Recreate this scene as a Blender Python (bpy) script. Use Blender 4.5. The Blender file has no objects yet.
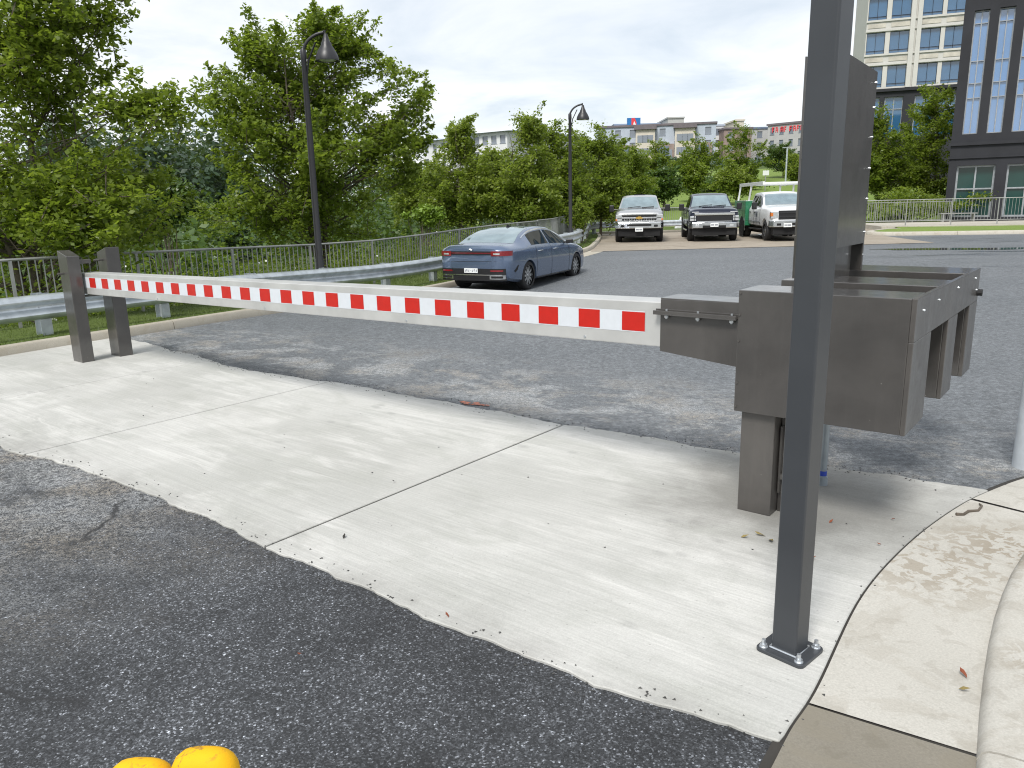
import bpy, bmesh, math, random
import numpy as np
from mathutils import Vector, Matrix
C = bpy.context.scene.collection
S = bpy.context.scene
R = math.radians
PI = math.pi

# ------------------------------------------------------------------ camera data
PITCH, ROLL, EYE, FPX = 13.2, 1.35, 1.72, 769.0
_p, _r = R(PITCH), R(-ROLL)
FWD = np.array([0, math.cos(_p), -math.sin(_p)]); _rt = np.array([1., 0, 0]); _up = np.cross(_rt, FWD)
RT = _rt*math.cos(_r)+_up*math.sin(_r); UP = _up*math.cos(_r)-_rt*math.sin(_r)
def at(px, py, Y):                       # a photo pixel at distance Y, as a point in metres
    d = RT*((px-512)/FPX)-UP*((py-384)/FPX)+FWD
    t = Y/d[1]
    return (d[0]*t, Y, EYE+d[2]*t)

# ------------------------------------------------------------------ materials
def new_mat(name):
    m = bpy.data.materials.new(name); m.use_nodes = True
    nt = m.node_tree
    return m, nt, nt.nodes['Principled BSDF']
def N(nt, typ, **kw):
    n = nt.nodes.new(typ)
    for k, v in kw.items():
        if k.startswith('i_'): n.inputs[k[2:].replace('_', ' ')].default_value = v
        else: setattr(n, k, v)
    return n
def L(nt, a, b): nt.links.new(a, b)
def noise(nt, vec, scale, detail=4, rough=.55, dist=0.0):
    n = N(nt, 'ShaderNodeTexNoise'); n.inputs['Scale'].default_value = scale; n.inputs['Detail'].default_value = detail
    n.inputs['Roughness'].default_value = rough; n.inputs['Distortion'].default_value = dist
    if vec is not None: L(nt, vec, n.inputs['Vector'])
    return n.outputs['Fac']
def ramp(nt, fac, stops):
    r = N(nt, 'ShaderNodeValToRGB'); e = r.color_ramp.elements
    while len(e) < len(stops): e.new(.5)
    for k, (p, c) in enumerate(stops):
        e[k].position = p; e[k].color = (c, c, c, 1) if not isinstance(c, tuple) else (*c, 1)
    L(nt, fac, r.inputs['Fac'])
    return r.outputs['Color']
def mix(nt, fac, a, b, mode='MIX'):
    m = N(nt, 'ShaderNodeMix', data_type='RGBA', blend_type=mode)
    for s, v in ((0, fac), (6, a), (7, b)):
        if hasattr(v, 'is_output'): L(nt, v, m.inputs[s])
        elif s == 0: m.inputs[0].default_value = v
        else: m.inputs[s].default_value = (*v, 1) if len(v) == 3 else v
    return m.outputs[2]
def math_(nt, op, a, b=None):
    m = N(nt, 'ShaderNodeMath', operation=op)
    for i, v in enumerate((a, b)):
        if v is None: continue
        if hasattr(v, 'is_output'): L(nt, v, m.inputs[i])
        else: m.inputs[i].default_value = v
    return m.outputs[0]
def pos(nt): return N(nt, 'ShaderNodeNewGeometry').outputs['Position']
def objco(nt): return N(nt, 'ShaderNodeTexCoord').outputs['Object']
def scaled(nt, vec, s, rot=0):
    m = N(nt, 'ShaderNodeMapping'); m.inputs['Scale'].default_value = s; m.inputs['Rotation'].default_value = (0, 0, rot)
    L(nt, vec, m.inputs['Vector']); return m.outputs['Vector']
def bump(nt, b, h, strength=.3, dist=.01):
    n = N(nt, 'ShaderNodeBump'); n.inputs['Strength'].default_value = strength; n.inputs['Distance'].default_value = dist
    L(nt, h, n.inputs['Height']); L(nt, n.outputs['Normal'], b.inputs['Normal'])
def simple(name, col, rough=.5, metal=0, var=.15, scale=6, spec=.5, coat=0, bumpy=0, bscale=80):
    m, nt, b = new_mat(name)
    co = objco(nt)
    f = noise(nt, co, scale, 5)
    c = mix(nt, ramp(nt, f, [(.3, 0.), (.7, 1.)]), tuple(x*(1-var) for x in col), tuple(min(1, x*(1+var)) for x in col))
    L(nt, c, b.inputs['Base Color'])
    b.inputs['Metallic'].default_value = metal
    rr = N(nt, 'ShaderNodeMapRange'); L(nt, noise(nt, co, scale*3, 4), rr.inputs[0])
    rr.inputs[3].default_value = max(.02, rough*.85); rr.inputs[4].default_value = min(1, rough*1.15)
    L(nt, rr.outputs[0], b.inputs['Roughness'])
    b.inputs['Specular IOR Level'].default_value = spec
    b.inputs['Coat Weight'].default_value = coat; b.inputs['Coat Roughness'].default_value = .04 if coat == 1 else .14
    if bumpy: bump(nt, b, noise(nt, co, bscale, 3), bumpy, .004)
    return m

M = {}
BU = np.array((.78, -.6258)); BW = np.array((.6258, .78)); BO = np.array((1.2542, 4.0601))    # barrier axes and its foot
def barrier_co(nt):                                     # (along barrier, across barrier, z) in metres
    p = pos(nt)
    mp = N(nt, 'ShaderNodeMapping'); mp.vector_type = 'TEXTURE'
    mp.inputs['Location'].default_value = (BO[0], BO[1], 0); mp.inputs['Rotation'].default_value = (0, 0, math.atan2(BU[1], BU[0]))
    L(nt, p, mp.inputs['Vector']); return mp.outputs['Vector']

def asphalt():
    m, nt, b = new_mat('asphalt')
    p = pos(nt); bc = barrier_co(nt)
    sp = N(nt, 'ShaderNodeSeparateXYZ'); L(nt, bc, sp.inputs[0])
    pw = N(nt, 'ShaderNodeSeparateXYZ'); L(nt, p, pw.inputs[0])
    # loose aggregate: cells of individual chips
    v = N(nt, 'ShaderNodeTexVoronoi', feature='F1'); v.inputs['Scale'].default_value = 165; L(nt, p, v.inputs['Vector'])
    cr = N(nt, 'ShaderNodeSeparateColor'); L(nt, v.outputs['Color'], cr.inputs[0])
    chips = ramp(nt, cr.outputs[0], [(0, .018), (.5, .036), (.8, .06), (.94, .12), (1, .28)])
    v2 = N(nt, 'ShaderNodeTexVoronoi', feature='F1'); v2.inputs['Scale'].default_value = 85; L(nt, p, v2.inputs['Vector'])
    cr2 = N(nt, 'ShaderNodeSeparateColor'); L(nt, v2.outputs['Color'], cr2.inputs[0])
    big = ramp(nt, cr2.outputs[1], [(0, .7), (.8, 1.), (.94, 1.4), (1, 2.6)])
    base = mix(nt, 1., chips, big, 'MULTIPLY')
    base = mix(nt, 1., base, (.92, .98, 1.08), 'MULTIPLY')
    worn = ramp(nt, noise(nt, p, 1.1, 8, .68), [(.36, .55), (.62, 1.4)])
    base = mix(nt, 1., base, worn, 'MULTIPLY')
    # smoother, greyer newer surface farther out
    sm_n = noise(nt, scaled(nt, p, (.25, .6, 1)), .8, 6, .6)
    smooth = ramp(nt, sm_n, [(.3, (.085, .095, .105)), (.5, (.115, .126, .136)), (.72, (.15, .16, .17))])
    smooth = mix(nt, .55, smooth, ramp(nt, noise(nt, p, 90, 3, .85), [(.36, (.035, .04, .045)), (.64, (.21, .22, .23))]))
    clod = ramp(nt, noise(nt, p, 24, 6, .85), [(.40, .62), (.5, 1.), (.60, 1.45)])
    clod2 = ramp(nt, noise(nt, p, 9, 8, .85, .3), [(.42, .78), (.58, 1.22)])
    smooth = mix(nt, 1., mix(nt, 1., smooth, clod, 'MULTIPLY'), clod2, 'MULTIPLY')
    far = math_(nt, 'ADD', sp.outputs[1], math_(nt, 'MULTIPLY', noise(nt, p, .5, 4), 5.0))
    fr = N(nt, 'ShaderNodeMapRange'); L(nt, far, fr.inputs[0]); fr.inputs[1].default_value = 1.9; fr.inputs[2].default_value = 3.8
    col = mix(nt, fr.outputs[0], base, smooth)
    # cement wash splashed on the asphalt next to the slab
    st = noise(nt, scaled(nt, bc, (.9, 1.35, 1)), 1.0, 10, .74, .25)
    d1 = math_(nt, 'ABSOLUTE', math_(nt, 'SUBTRACT', sp.outputs[1], 1.55))
    m1 = N(nt, 'ShaderNodeMapRange'); L(nt, d1, m1.inputs[0]); m1.inputs[1].default_value = 1.5; m1.inputs[2].default_value = .2
    s1 = math_(nt, 'MULTIPLY', m1.outputs[0], ramp(nt, st, [(.475, 0.), (.53, .95)]))
    d2 = math_(nt, 'ABSOLUTE', math_(nt, 'SUBTRACT', sp.outputs[0], -4.4))
    m2 = N(nt, 'ShaderNodeMapRange'); L(nt, d2, m2.inputs[0]); m2.inputs[1].default_value = 3.0; m2.inputs[2].default_value = .6
    near = N(nt, 'ShaderNodeMapRange'); L(nt, sp.outputs[1], near.inputs[0]); near.inputs[1].default_value = 0; near.inputs[2].default_value = -1.
    s2 = math_(nt, 'MULTIPLY', math_(nt, 'MULTIPLY', m2.outputs[0], near.outputs[0]), ramp(nt, st, [(.36, 0.), (.54, .95)]))
    stain = math_(nt, 'MINIMUM', math_(nt, 'ADD', s1, s2), .9)
    grit = math_(nt, 'MULTIPLY', ramp(nt, cr.outputs[2], [(.3, .05), (.5, 1.)]), ramp(nt, noise(nt, p, 20, 8, .85), [(.42, .05), (.54, 1.)]))
    stain = math_(nt, 'MULTIPLY', stain, grit)
    col = mix(nt, stain, col, mix(nt, ramp(nt, noise(nt, p, 1.7, 5, .6), [(.42, 0.), (.58, 1.)]), (.40, .41, .41), (.33, .30, .255)))
    # cracks in the old surface beyond the slab
    cw = N(nt, 'ShaderNodeVectorMath', operation='ADD'); L(nt, bc, cw.inputs[0])
    cn = N(nt, 'ShaderNodeTexNoise'); cn.inputs['Scale'].default_value = 1.4; cn.inputs['Detail'].default_value = 5; L(nt, bc, cn.inputs['Vector']); L(nt, cn.outputs['Color'], cw.inputs[1])
    cv_ = N(nt, 'ShaderNodeTexVoronoi', feature='DISTANCE_TO_EDGE'); cv_.inputs['Scale'].default_value = .62; L(nt, cw.outputs[0], cv_.inputs['Vector'])
    ck_ = math_(nt, 'MULTIPLY', ramp(nt, cv_.outputs['Distance'], [(.004, 1.), (.016, 0.)]), ramp(nt, noise(nt, bc, .8, 3), [(.45, 0.), (.55, .9)]))
    ck_ = math_(nt, 'MULTIPLY', ck_, math_(nt, 'SUBTRACT', 1., fr.outputs[0]))
    col = mix(nt, ck_, col, (.015, .015, .016))
    # damp patches out in the lot
    wet = ramp(nt, noise(nt, scaled(nt, p, (.35, 1.6, 1)), .55, 4), [(.58, 0.), (.66, 1.)])
    wx = N(nt, 'ShaderNodeMapRange'); L(nt, pw.outputs[0], wx.inputs[0]); wx.inputs[1].default_value = 8; wx.inputs[2].default_value = 12
    wet = math_(nt, 'MULTIPLY', wet, wx.outputs[0])
    wy = N(nt, 'ShaderNodeMapRange'); L(nt, pw.outputs[1], wy.inputs[0]); wy.inputs[1].default_value = 13; wy.inputs[2].default_value = 18
    wet = math_(nt, 'MULTIPLY', wet, wy.outputs[0])
    col = mix(nt, math_(nt, 'MULTIPLY', wet, .55), col, (.03, .034, .04))
    L(nt, col, b.inputs['Base Color'])
    rg = N(nt, 'ShaderNodeMapRange'); L(nt, wet, rg.inputs[0]); rg.inputs[3].default_value = .66; rg.inputs[4].default_value = .2
    L(nt, rg.outputs[0], b.inputs['Roughness'])
    h = math_(nt, 'MULTIPLY', math_(nt, 'ADD', cr.outputs[1], math_(nt, 'MULTIPLY', noise(nt, p, 70, 4, .7), 1.5)), math_(nt, 'SUBTRACT', 1.1, fr.outputs[0]))
    bump(nt, b, h, .45, .007)
    return m
M['asphalt'] = asphalt()

def concrete(name, c0, c1, streak=0., blot=.0, blotcol=(.3, .25, .17), fine=.08, spots=()):
    m, nt, b = new_mat(name)
    p = pos(nt); bc = barrier_co(nt)
    big = noise(nt, bc, .8, 7, .6, .4)
    col = mix(nt, ramp(nt, big, [(.3, 0.), (.7, 1.)]), c0, c1)
    if streak:
        s = noise(nt, scaled(nt, bc, (.7, 9, 1)), 1.3, 7, .65, .5)
        col = mix(nt, math_(nt, 'MULTIPLY', ramp(nt, s, [(.42, 0.), (.62, 1.)]), streak), col, tuple(min(.85, x*1.35) for x in c1))
        s = noise(nt, scaled(nt, bc, (1.2, 4, 1)), 1.0, 7, .7, .7)
        col = mix(nt, math_(nt, 'MULTIPLY', ramp(nt, s, [(.52, 0.), (.72, 1.)]), streak*.8), col, tuple(x*.68 for x in c0))
    col = mix(nt, 1., col, ramp(nt, noise(nt, p, 110, 4, .7), [(.25, 1-fine*2), (.75, 1+fine*2)]), 'MULTIPLY')
    pits = N(nt, 'ShaderNodeTexVoronoi'); pits.inputs['Scale'].default_value = 21; L(nt, p, pits.inputs['Vector'])
    col = mix(nt, math_(nt, 'MULTIPLY', ramp(nt, pits.outputs['Distance'], [(.05, 1.), (.14, 0.)]), .25), col, (.2, .19, .17))
    if blot:
        f = noise(nt, p, 2.6, 6, .6, 1.2)
        col = mix(nt, math_(nt, 'MULTIPLY', ramp(nt, f, [(.53, 0.), (.58, 1.)]), blot), col, blotcol)
        f = noise(nt, p, 9, 5, .6, .6)
        col = mix(nt, math_(nt, 'MULTIPLY', ramp(nt, f, [(.56, 0.), (.61, 1.)]), blot*.9), col, tuple(x*.8 for x in blotcol))
    for c, rad, amt in spots:
        dv = N(nt, 'ShaderNodeVectorMath', operation='DISTANCE'); L(nt, p, dv.inputs[0]); dv.inputs[1].default_value = c
        mr = N(nt, 'ShaderNodeMapRange'); L(nt, dv.outputs['Value'], mr.inputs[0]); mr.inputs[1].default_value = rad; mr.inputs[2].default_value = rad*.3
        k = math_(nt, 'MULTIPLY', ramp(nt, noise(nt, p, 13, 5, .6, .8), [(.50, 0.), (.53, 1.)]), mr.outputs[0])
        col = mix(nt, math_(nt, 'MULTIPLY', k, amt), col, (.21, .165, .105))
    L(nt, col, b.inputs['Base Color'])
    b.inputs['Roughness'].default_value = .85
    bump(nt, b, noise(nt, scaled(nt, bc, (3, 14, 3)), 9, 6, .7), .22, .006)
    return m
def slab_concrete():
    m, nt, b = new_mat('slab_concrete')
    p = pos(nt); bc = barrier_co(nt)
    sp = N(nt, 'ShaderNodeSeparateXYZ'); L(nt, bc, sp.inputs[0])
    col = mix(nt, ramp(nt, noise(nt, bc, .55, 5, .6, .3), [(.40, 0.), (.60, 1.)]), (.385, .385, .362), (.465, .463, .44))
    # trowel sweeps: pale, broken smears along the slab
    sw = noise(nt, scaled(nt, bc, (.55, 3.2, 1), R(4)), 1.5, 8, .68, .9)
    pat = noise(nt, bc, .9, 4, .55, .5)
    k = math_(nt, 'MULTIPLY', ramp(nt, sw, [(.47, 0.), (.58, 1.)]), ramp(nt, pat, [(.42, 0.), (.54, .55)]))
    col = mix(nt, k, col, (.56, .555, .53))
    k = math_(nt, 'MULTIPLY', ramp(nt, noise(nt, scaled(nt, bc, (1, 2.2, 1)), 1.1, 7, .65, .8), [(.50, 0.), (.64, 1.)]), .42)
    col = mix(nt, k, col, (.33, .335, .305))
    # broom lines, barely there
    br = noise(nt, scaled(nt, bc, (.9, 60, 1)), 1.2, 3, .6)
    col = mix(nt, .5, col, mix(nt, 1., col, ramp(nt, br, [(.35, .86), (.65, 1.14)]), 'MULTIPLY'))
    # boot scuffs and spatter in the middle of the slab
    v = N(nt, 'ShaderNodeTexVoronoi'); v.inputs['Scale'].default_value = 4.2; v.inputs['Randomness'].default_value = 1; L(nt, scaled(nt, bc, (1, 1.6, 1)), v.inputs['Vector'])
    sc = math_(nt, 'MULTIPLY', ramp(nt, v.outputs['Distance'], [(.12, 1.), (.26, 0.)]), ramp(nt, noise(nt, bc, .7, 3), [(.52, 0.), (.6, .35)]))
    col = mix(nt, sc, col, (.24, .24, .23))
    # damp, dirty stain round the pedestal foot and along the edges
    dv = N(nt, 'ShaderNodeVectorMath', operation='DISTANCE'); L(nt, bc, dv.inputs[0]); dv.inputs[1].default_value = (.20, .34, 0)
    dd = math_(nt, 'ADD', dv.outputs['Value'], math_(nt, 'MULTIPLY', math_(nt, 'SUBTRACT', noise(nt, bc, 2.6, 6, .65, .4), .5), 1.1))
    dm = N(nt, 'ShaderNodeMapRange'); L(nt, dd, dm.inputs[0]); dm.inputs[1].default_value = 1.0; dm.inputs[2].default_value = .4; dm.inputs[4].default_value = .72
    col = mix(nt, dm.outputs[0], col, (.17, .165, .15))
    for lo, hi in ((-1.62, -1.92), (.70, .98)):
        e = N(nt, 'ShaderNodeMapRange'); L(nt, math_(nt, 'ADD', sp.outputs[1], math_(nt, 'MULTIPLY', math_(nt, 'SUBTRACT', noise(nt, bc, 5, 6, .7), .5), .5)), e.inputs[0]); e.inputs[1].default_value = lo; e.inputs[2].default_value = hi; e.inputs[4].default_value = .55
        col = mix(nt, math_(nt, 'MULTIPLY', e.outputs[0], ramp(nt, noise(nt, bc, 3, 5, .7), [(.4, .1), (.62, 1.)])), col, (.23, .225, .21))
    col = mix(nt, 1., col, ramp(nt, noise(nt, p, 130, 4, .75), [(.25, .86), (.75, 1.14)]), 'MULTIPLY')
    pits = N(nt, 'ShaderNodeTexVoronoi'); pits.inputs['Scale'].default_value = 16; L(nt, p, pits.inputs['Vector'])
    col = mix(nt, math_(nt, 'MULTIPLY', ramp(nt, pits.outputs['Distance'], [(.04, 1.), (.09, 0.)]), .4), col, (.16, .155, .145))
    L(nt, col, b.inputs['Base Color']); b.inputs['Roughness'].default_value = .82
    h = math_(nt, 'ADD', noise(nt, scaled(nt, bc, (2, 10, 2)), 8, 6, .7), math_(nt, 'MULTIPLY', noise(nt, p, 90, 3, .7), .5))
    bump(nt, b, h, .22, .006)
    return m
M['slab'] = slab_concrete()
M['gutter'] = concrete('gutter_concrete', (.40, .385, .345), (.475, .46, .42), blot=.22, blotcol=(.27, .24, .19), spots=(((1.95, 3.35, 0), .55, .5), ((2.5, 3.5, 0), .4, .6), ((1.9, 2.45, .05), .22, .4)))
M['gutter_old'] = concrete('old_gutter_concrete', (.17, .155, .125), (.24, .22, .18), blot=.5, blotcol=(.2, .18, .14))
M['kerb'] = concrete('kerb_concrete', (.39, .365, .31), (.47, .445, .39), blot=.25)
M['kerb_far'] = concrete('weathered_kerb_concrete', (.34, .31, .255), (.43, .40, .335), blot=.15)
M['bay'] = concrete('parking_bay_paving', (.26, .222, .175), (.33, .288, .232), blot=.3, blotcol=(.2, .17, .13), fine=.12)
M['seam'] = simple('dark_seam_dirt', (.035, .032, .028), .9)
def coated(name, c, rough, coat):
    m, nt, b = new_mat(name); co = objco(nt)
    col = mix(nt, ramp(nt, noise(nt, co, 1.7, 6, .65, .4), [(.38, 0.), (.62, 1.)]), tuple(x*.82 for x in c), tuple(x*1.22 for x in c))
    st = noise(nt, scaled(nt, co, (14, 14, .9)), 1.6, 5, .7)
    col = mix(nt, ramp(nt, st, [(.5, 0.), (.75, .16)]), col, tuple(x*1.7+.01 for x in c))
    sp_ = N(nt, 'ShaderNodeTexVoronoi'); sp_.inputs['Scale'].default_value = 17; L(nt, co, sp_.inputs['Vector'])
    col = mix(nt, math_(nt, 'MULTIPLY', ramp(nt, sp_.outputs['Distance'], [(.03, 1.), (.07, 0.)]), ramp(nt, noise(nt, co, 3, 2), [(.5, 0.), (.6, .6)])), col, (.22, .21, .195))
    L(nt, col, b.inputs['Base Color'])
    rr = N(nt, 'ShaderNodeMapRange'); L(nt, noise(nt, co, 5, 5, .7), rr.inputs[0]); rr.inputs[1].default_value = .3; rr.inputs[2].default_value = .7; rr.inputs[3].default_value = rough*.75; rr.inputs[4].default_value = min(1, rough*1.35)
    L(nt, rr.outputs[0], b.inputs['Roughness'])
    b.inputs['Coat Weight'].default_value = coat; b.inputs['Coat Roughness'].default_value = .12; b.inputs['Coat IOR'].default_value = 1.75
    bump(nt, b, noise(nt, co, 150, 3), .07, .003)
    return m
M['bronze'] = coated('bronze_powder_coat', (.053, .049, .0455), .38, .65)
M['bronze_light'] = coated('weathered_bronze_coat', (.062, .0565, .0515), .5, .5)
M['darkpost'] = simple('charcoal_paint', (.042, .046, .052), .38, 0, .1, 3, .5, bumpy=.05, bscale=200)
M['aluminium'] = simple('mill_aluminium', (.55, .55, .535), .42, .45, .12, 3, .5, bumpy=.05, bscale=60)
M['galv'] = simple('galvanised_steel', (.50, .54, .57), .42, .6, .22, 5, .5)
M['fence'] = simple('dull_grey_fence_paint', (.30, .305, .295), .5, .25, .12, 5)
M['zinc'] = simple('bright_zinc', (.6, .63, .66), .3, .8, .1, 30)
M['white_tape'] = simple('white_reflective_tape', (.57, .60, .635), .35, 0, .03, 20)
M['red_tape'] = simple('red_reflective_tape', (.46, .012, .006), .35, 0, .06, 20)
M['black'] = simple('black_paint', (.012, .012, .013), .4, 0, .1, 4)
M['rubber'] = simple('tyre_rubber', (.016, .016, .017), .75, 0, .2, 10)
M['dark'] = simple('dark_void', (.006, .006, .007), .8)
M['chrome'] = simple('chrome', (.72, .73, .74), .14, 1., .06, 6)
M['silver_wheel'] = simple('machined_alloy', (.48, .49, .5), .25, .9, .1, 8)
M['blue_paint'] = simple('slate_blue_car_paint', (.115, .16, .25), .26, .5, .03, 2, .5, coat=1)
M['silver_paint'] = simple('silver_white_car_paint', (.36, .37, .385), .3, .4, .03, 2, .5, coat=1)
M['navy_paint'] = simple('dark_navy_car_paint', (.009, .013, .03), .25, .3, .03, 2, .3, coat=.6)
M['white_paint'] = simple('white_car_paint', (.70, .71, .71), .35, 0, .03, 2, .5, coat=.8)
M['green_paint'] = simple('green_truck_paint', (.018, .165, .075), .4, 0, .08, 2, .5, coat=.6)
M['red_lens'] = simple('red_lamp_lens', (.20, .008, .012), .12, 0, .1, 10, .6, coat=1)
M['clear_lens'] = simple('clear_lamp_lens', (.62, .64, .66), .1, .5, .1, 20, .6, coat=1)
M['amber_lens'] = simple('amber_lamp_lens', (.55, .16, .03), .2, 0, .1, 20)
M['plate'] = simple('plate_white', (.72, .74, .74), .4, 0, .05, 20)
M['ink'] = simple('dark_ink', (.04, .05, .09), .5)
M['gold'] = simple('gold_emblem', (.55, .36, .09), .3, .6, .1, 10)
def scuffed_yellow():
    m, nt, b = new_mat('scuffed_yellow_plastic'); co = objco(nt)
    k = math_(nt, 'MULTIPLY', ramp(nt, noise(nt, co, 38, 6, .7, .5), [(.54, 0.), (.62, .7)]), ramp(nt, noise(nt, co, 14, 3), [(.45, 0.), (.55, 1.)]))
    L(nt, mix(nt, k, mix(nt, noise(nt, co, 20, 4), (.66, .34, .006), (.80, .46, .012)), (.16, .09, .04)), b.inputs['Base Color'])
    b.inputs['Roughness'].default_value = .72; b.inputs['Specular IOR Level'].default_value = .22
    bump(nt, b, noise(nt, co, 220, 3), .15, .002)
    return m
M['yellow'] = scuffed_yellow()
M['blue_tape'] = simple('blue_tape', (.03, .07, .42), .4)
M['pipe'] = simple('grey_conduit', (.30, .34, .37), .45, .3, .1, 8)
M['bolpost'] = simple('pale_galvanised_post', (.52, .56, .60), .5, .2, .12, 6)
def spray():
    m, nt, b = new_mat('worn_orange_spray_paint'); p = pos(nt)
    k = ramp(nt, noise(nt, p, 26, 6, .75), [(.44, 0.), (.56, .85)])
    L(nt, mix(nt, k, (.10, .10, .10), (.55, .17, .09)), b.inputs['Base Color']); b.inputs['Roughness'].default_value = .9
    return m
M['orange_mark'] = spray()
M['lamp_black'] = simple('lamp_post_black', (.02, .02, .023), .42, 0, .1, 5)
def glass(name, col, rough=.04, ior=1.7):
    m, nt, b = new_mat(name)
    c = mix(nt, noise(nt, objco(nt), .5, 3), col, tuple(x*1.6 for x in col))
    L(nt, c, b.inputs['Base Color'])
    b.inputs['Roughness'].default_value = rough; b.inputs['IOR'].default_value = ior; b.inputs['Specular IOR Level'].default_value = .8
    return m
M['car_glass'] = glass('car_glass', (.004, .007, .008), .03, 1.45); M['car_glass'].node_tree.nodes['Principled BSDF'].inputs['Specular IOR Level'].default_value = .35
M['pale_glass'] = glass('sky_reflecting_windscreen', (.05, .07, .075), .06, 2.6)
def sky_glass(name, col, metal):
    m, nt, b = new_mat(name); co = objco(nt)
    L(nt, mix(nt, ramp(nt, noise(nt, co, 2.5, 3), [(.35, 0.), (.65, 1.)]), tuple(x*.75 for x in col), col), b.inputs['Base Color'])
    b.inputs['Metallic'].default_value = metal; b.inputs['Roughness'].default_value = .06
    return m
M['pale_glass'] = sky_glass('sky_reflecting_windscreen_glass', (.40, .50, .53), .75)
M['win_glass'] = glass('blue_window_glass', (.025, .085, .17), .05, 1.75)
M['tall_glass'] = glass('clear_blue_window_glass', (.065, .16, .33), .04, 2.0)
M['green_glass'] = glass('green_window_glass', (.006, .035, .03), .06, 1.4)

def wall_mat(name, c, var=.1, mortar=None, sx=.6, sy=.3):
    m, nt, b = new_mat(name)
    p = objco(nt)
    f = noise(nt, p, .8, 6)
    col = mix(nt, ramp(nt, f, [(.3, 0.), (.7, 1.)]), tuple(x*(1-var) for x in c), tuple(x*(1+var) for x in c))
    col = mix(nt, 1., col, ramp(nt, noise(nt, p, 30, 3), [(.2, .9), (.8, 1.1)]), 'MULTIPLY')
    L(nt, col, b.inputs['Base Color']); b.inputs['Roughness'].default_value = .8
    return m
M['beige_wall'] = wall_mat('beige_precast_wall', (.53, .52, .49), .05)
M['beige_spandrel'] = wall_mat('carved_beige_spandrel', (.50, .47, .41), .25)
M['dark_brick'] = wall_mat('dark_grey_brick', (.019, .020, .025), .2)
M['grey_frame'] = simple('grey_window_frame', (.34, .36, .38), .4, .3)
M['frame_dark'] = simple('dark_window_frame', (.03, .033, .04), .4, .3)
M['blue_grey_siding'] = wall_mat('haze_paled_blue_grey_siding', (.42, .47, .54), .06)  # siding and far walls below lightened, distance haze put into their colour
M['brown_brick'] = wall_mat('brown_brick', (.27, .205, .18), .2)
M['slate_panel'] = wall_mat('slate_blue_panel', (.14, .18, .25), .1)
M['cream_wall'] = wall_mat('cream_wall', (.58, .53, .45), .06)
M['white_wall'] = wall_mat('white_wall', (.68, .69, .69), .05)
M['dark_roof'] = wall_mat('dark_roof', (.15, .13, .14), .15)
M['grey_wall'] = wall_mat('grey_wall', (.42, .42, .41), .06)
M['blue_sign'] = simple('blue_sign_panel', (.02, .16, .42), .5)
M['red_sign'] = simple('red_sign_panel', (.70, .05, .06), .5)
M['pane'] = glass('haze_paled_window_pane', (.15, .17, .2), .15, 1.6)  # pane colour lightened to carry distance haze, there is no haze volume

def leaf_mat(name, dark, light, trans=.35, sc=1.1):
    m, nt, b = new_mat(name)
    g = N(nt, 'ShaderNodeNewGeometry')
    rnd = g.outputs['Random Per Island']
    f = noise(nt, g.outputs['Position'], sc, 3)
    k = math_(nt, 'ADD', math_(nt, 'MULTIPLY', rnd, .6), math_(nt, 'MULTIPLY', ramp(nt, f, [(.3, 0.), (.7, 1.)]), .4))
    col = mix(nt, k, dark, light)
    L(nt, col, b.inputs['Base Color']); b.inputs['Roughness'].default_value = .42; b.inputs['Specular IOR Level'].default_value = .6
    t = N(nt, 'ShaderNodeBsdfTranslucent'); L(nt, mix(nt, .5, col, (.25, .34, .02)), t.inputs['Color'])
    ms = N(nt, 'ShaderNodeMixShader'); ms.inputs[0].default_value = trans
    L(nt, b.outputs[0], ms.inputs[1]); L(nt, t.outputs[0], ms.inputs[2])
    L(nt, ms.outputs[0], nt.nodes['Material Output'].inputs['Surface'])
    return m
M['leaf_bright'] = leaf_mat('bright_green_leaves', (.095, .16, .02), (.33, .41, .06), .62)
M['leaf_mid'] = leaf_mat('mid_green_leaves', (.09, .155, .02), (.315, .395, .06), .62)
M['leaf_olive'] = leaf_mat('yellow_green_leaves', (.13, .20, .028), (.36, .43, .08), .62, sc=.6)
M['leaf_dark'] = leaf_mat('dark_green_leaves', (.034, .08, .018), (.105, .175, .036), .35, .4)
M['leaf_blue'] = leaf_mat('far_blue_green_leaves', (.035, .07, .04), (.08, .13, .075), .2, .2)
M['leaf_lime'] = leaf_mat('lime_green_leaves', (.13, .22, .02), (.24, .36, .05))
M['flower'] = simple('white_blossom', (.7, .72, .66), .6)
M['bark'] = simple('grey_brown_bark', (.11, .09, .07), .85, 0, .35, 12, bumpy=.5, bscale=30)
def grass_mat(name, a, b_):
    m, nt, b = new_mat(name)
    p = pos(nt)
    f = noise(nt, p, .35, 6, .6); f2 = noise(nt, p, 14, 4, .7)
    col = mix(nt, f, a, b_)
    col = mix(nt, 1., col, ramp(nt, f2, [(.2, .6), (.8, 1.4)]), 'MULTIPLY')
    L(nt, col, b.inputs['Base Color']); b.inputs['Roughness'].default_value = .9; b.inputs['Specular IOR Level'].default_value = .15
    bump(nt, b, noise(nt, p, 40, 3), .6, .03)
    return m
M['ground'] = grass_mat('rough_ground_cover', (.045, .07, .02), (.09, .125, .035))
M['lawn'] = grass_mat('mown_lawn', (.12, .185, .04), (.20, .265, .07))
M['turf'] = grass_mat('verge_turf', (.06, .10, .02), (.12, .15, .045))
M['grass_blade'] = leaf_mat('grass_blades', (.06, .10, .018), (.15, .19, .05), .3, 2.)

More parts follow.
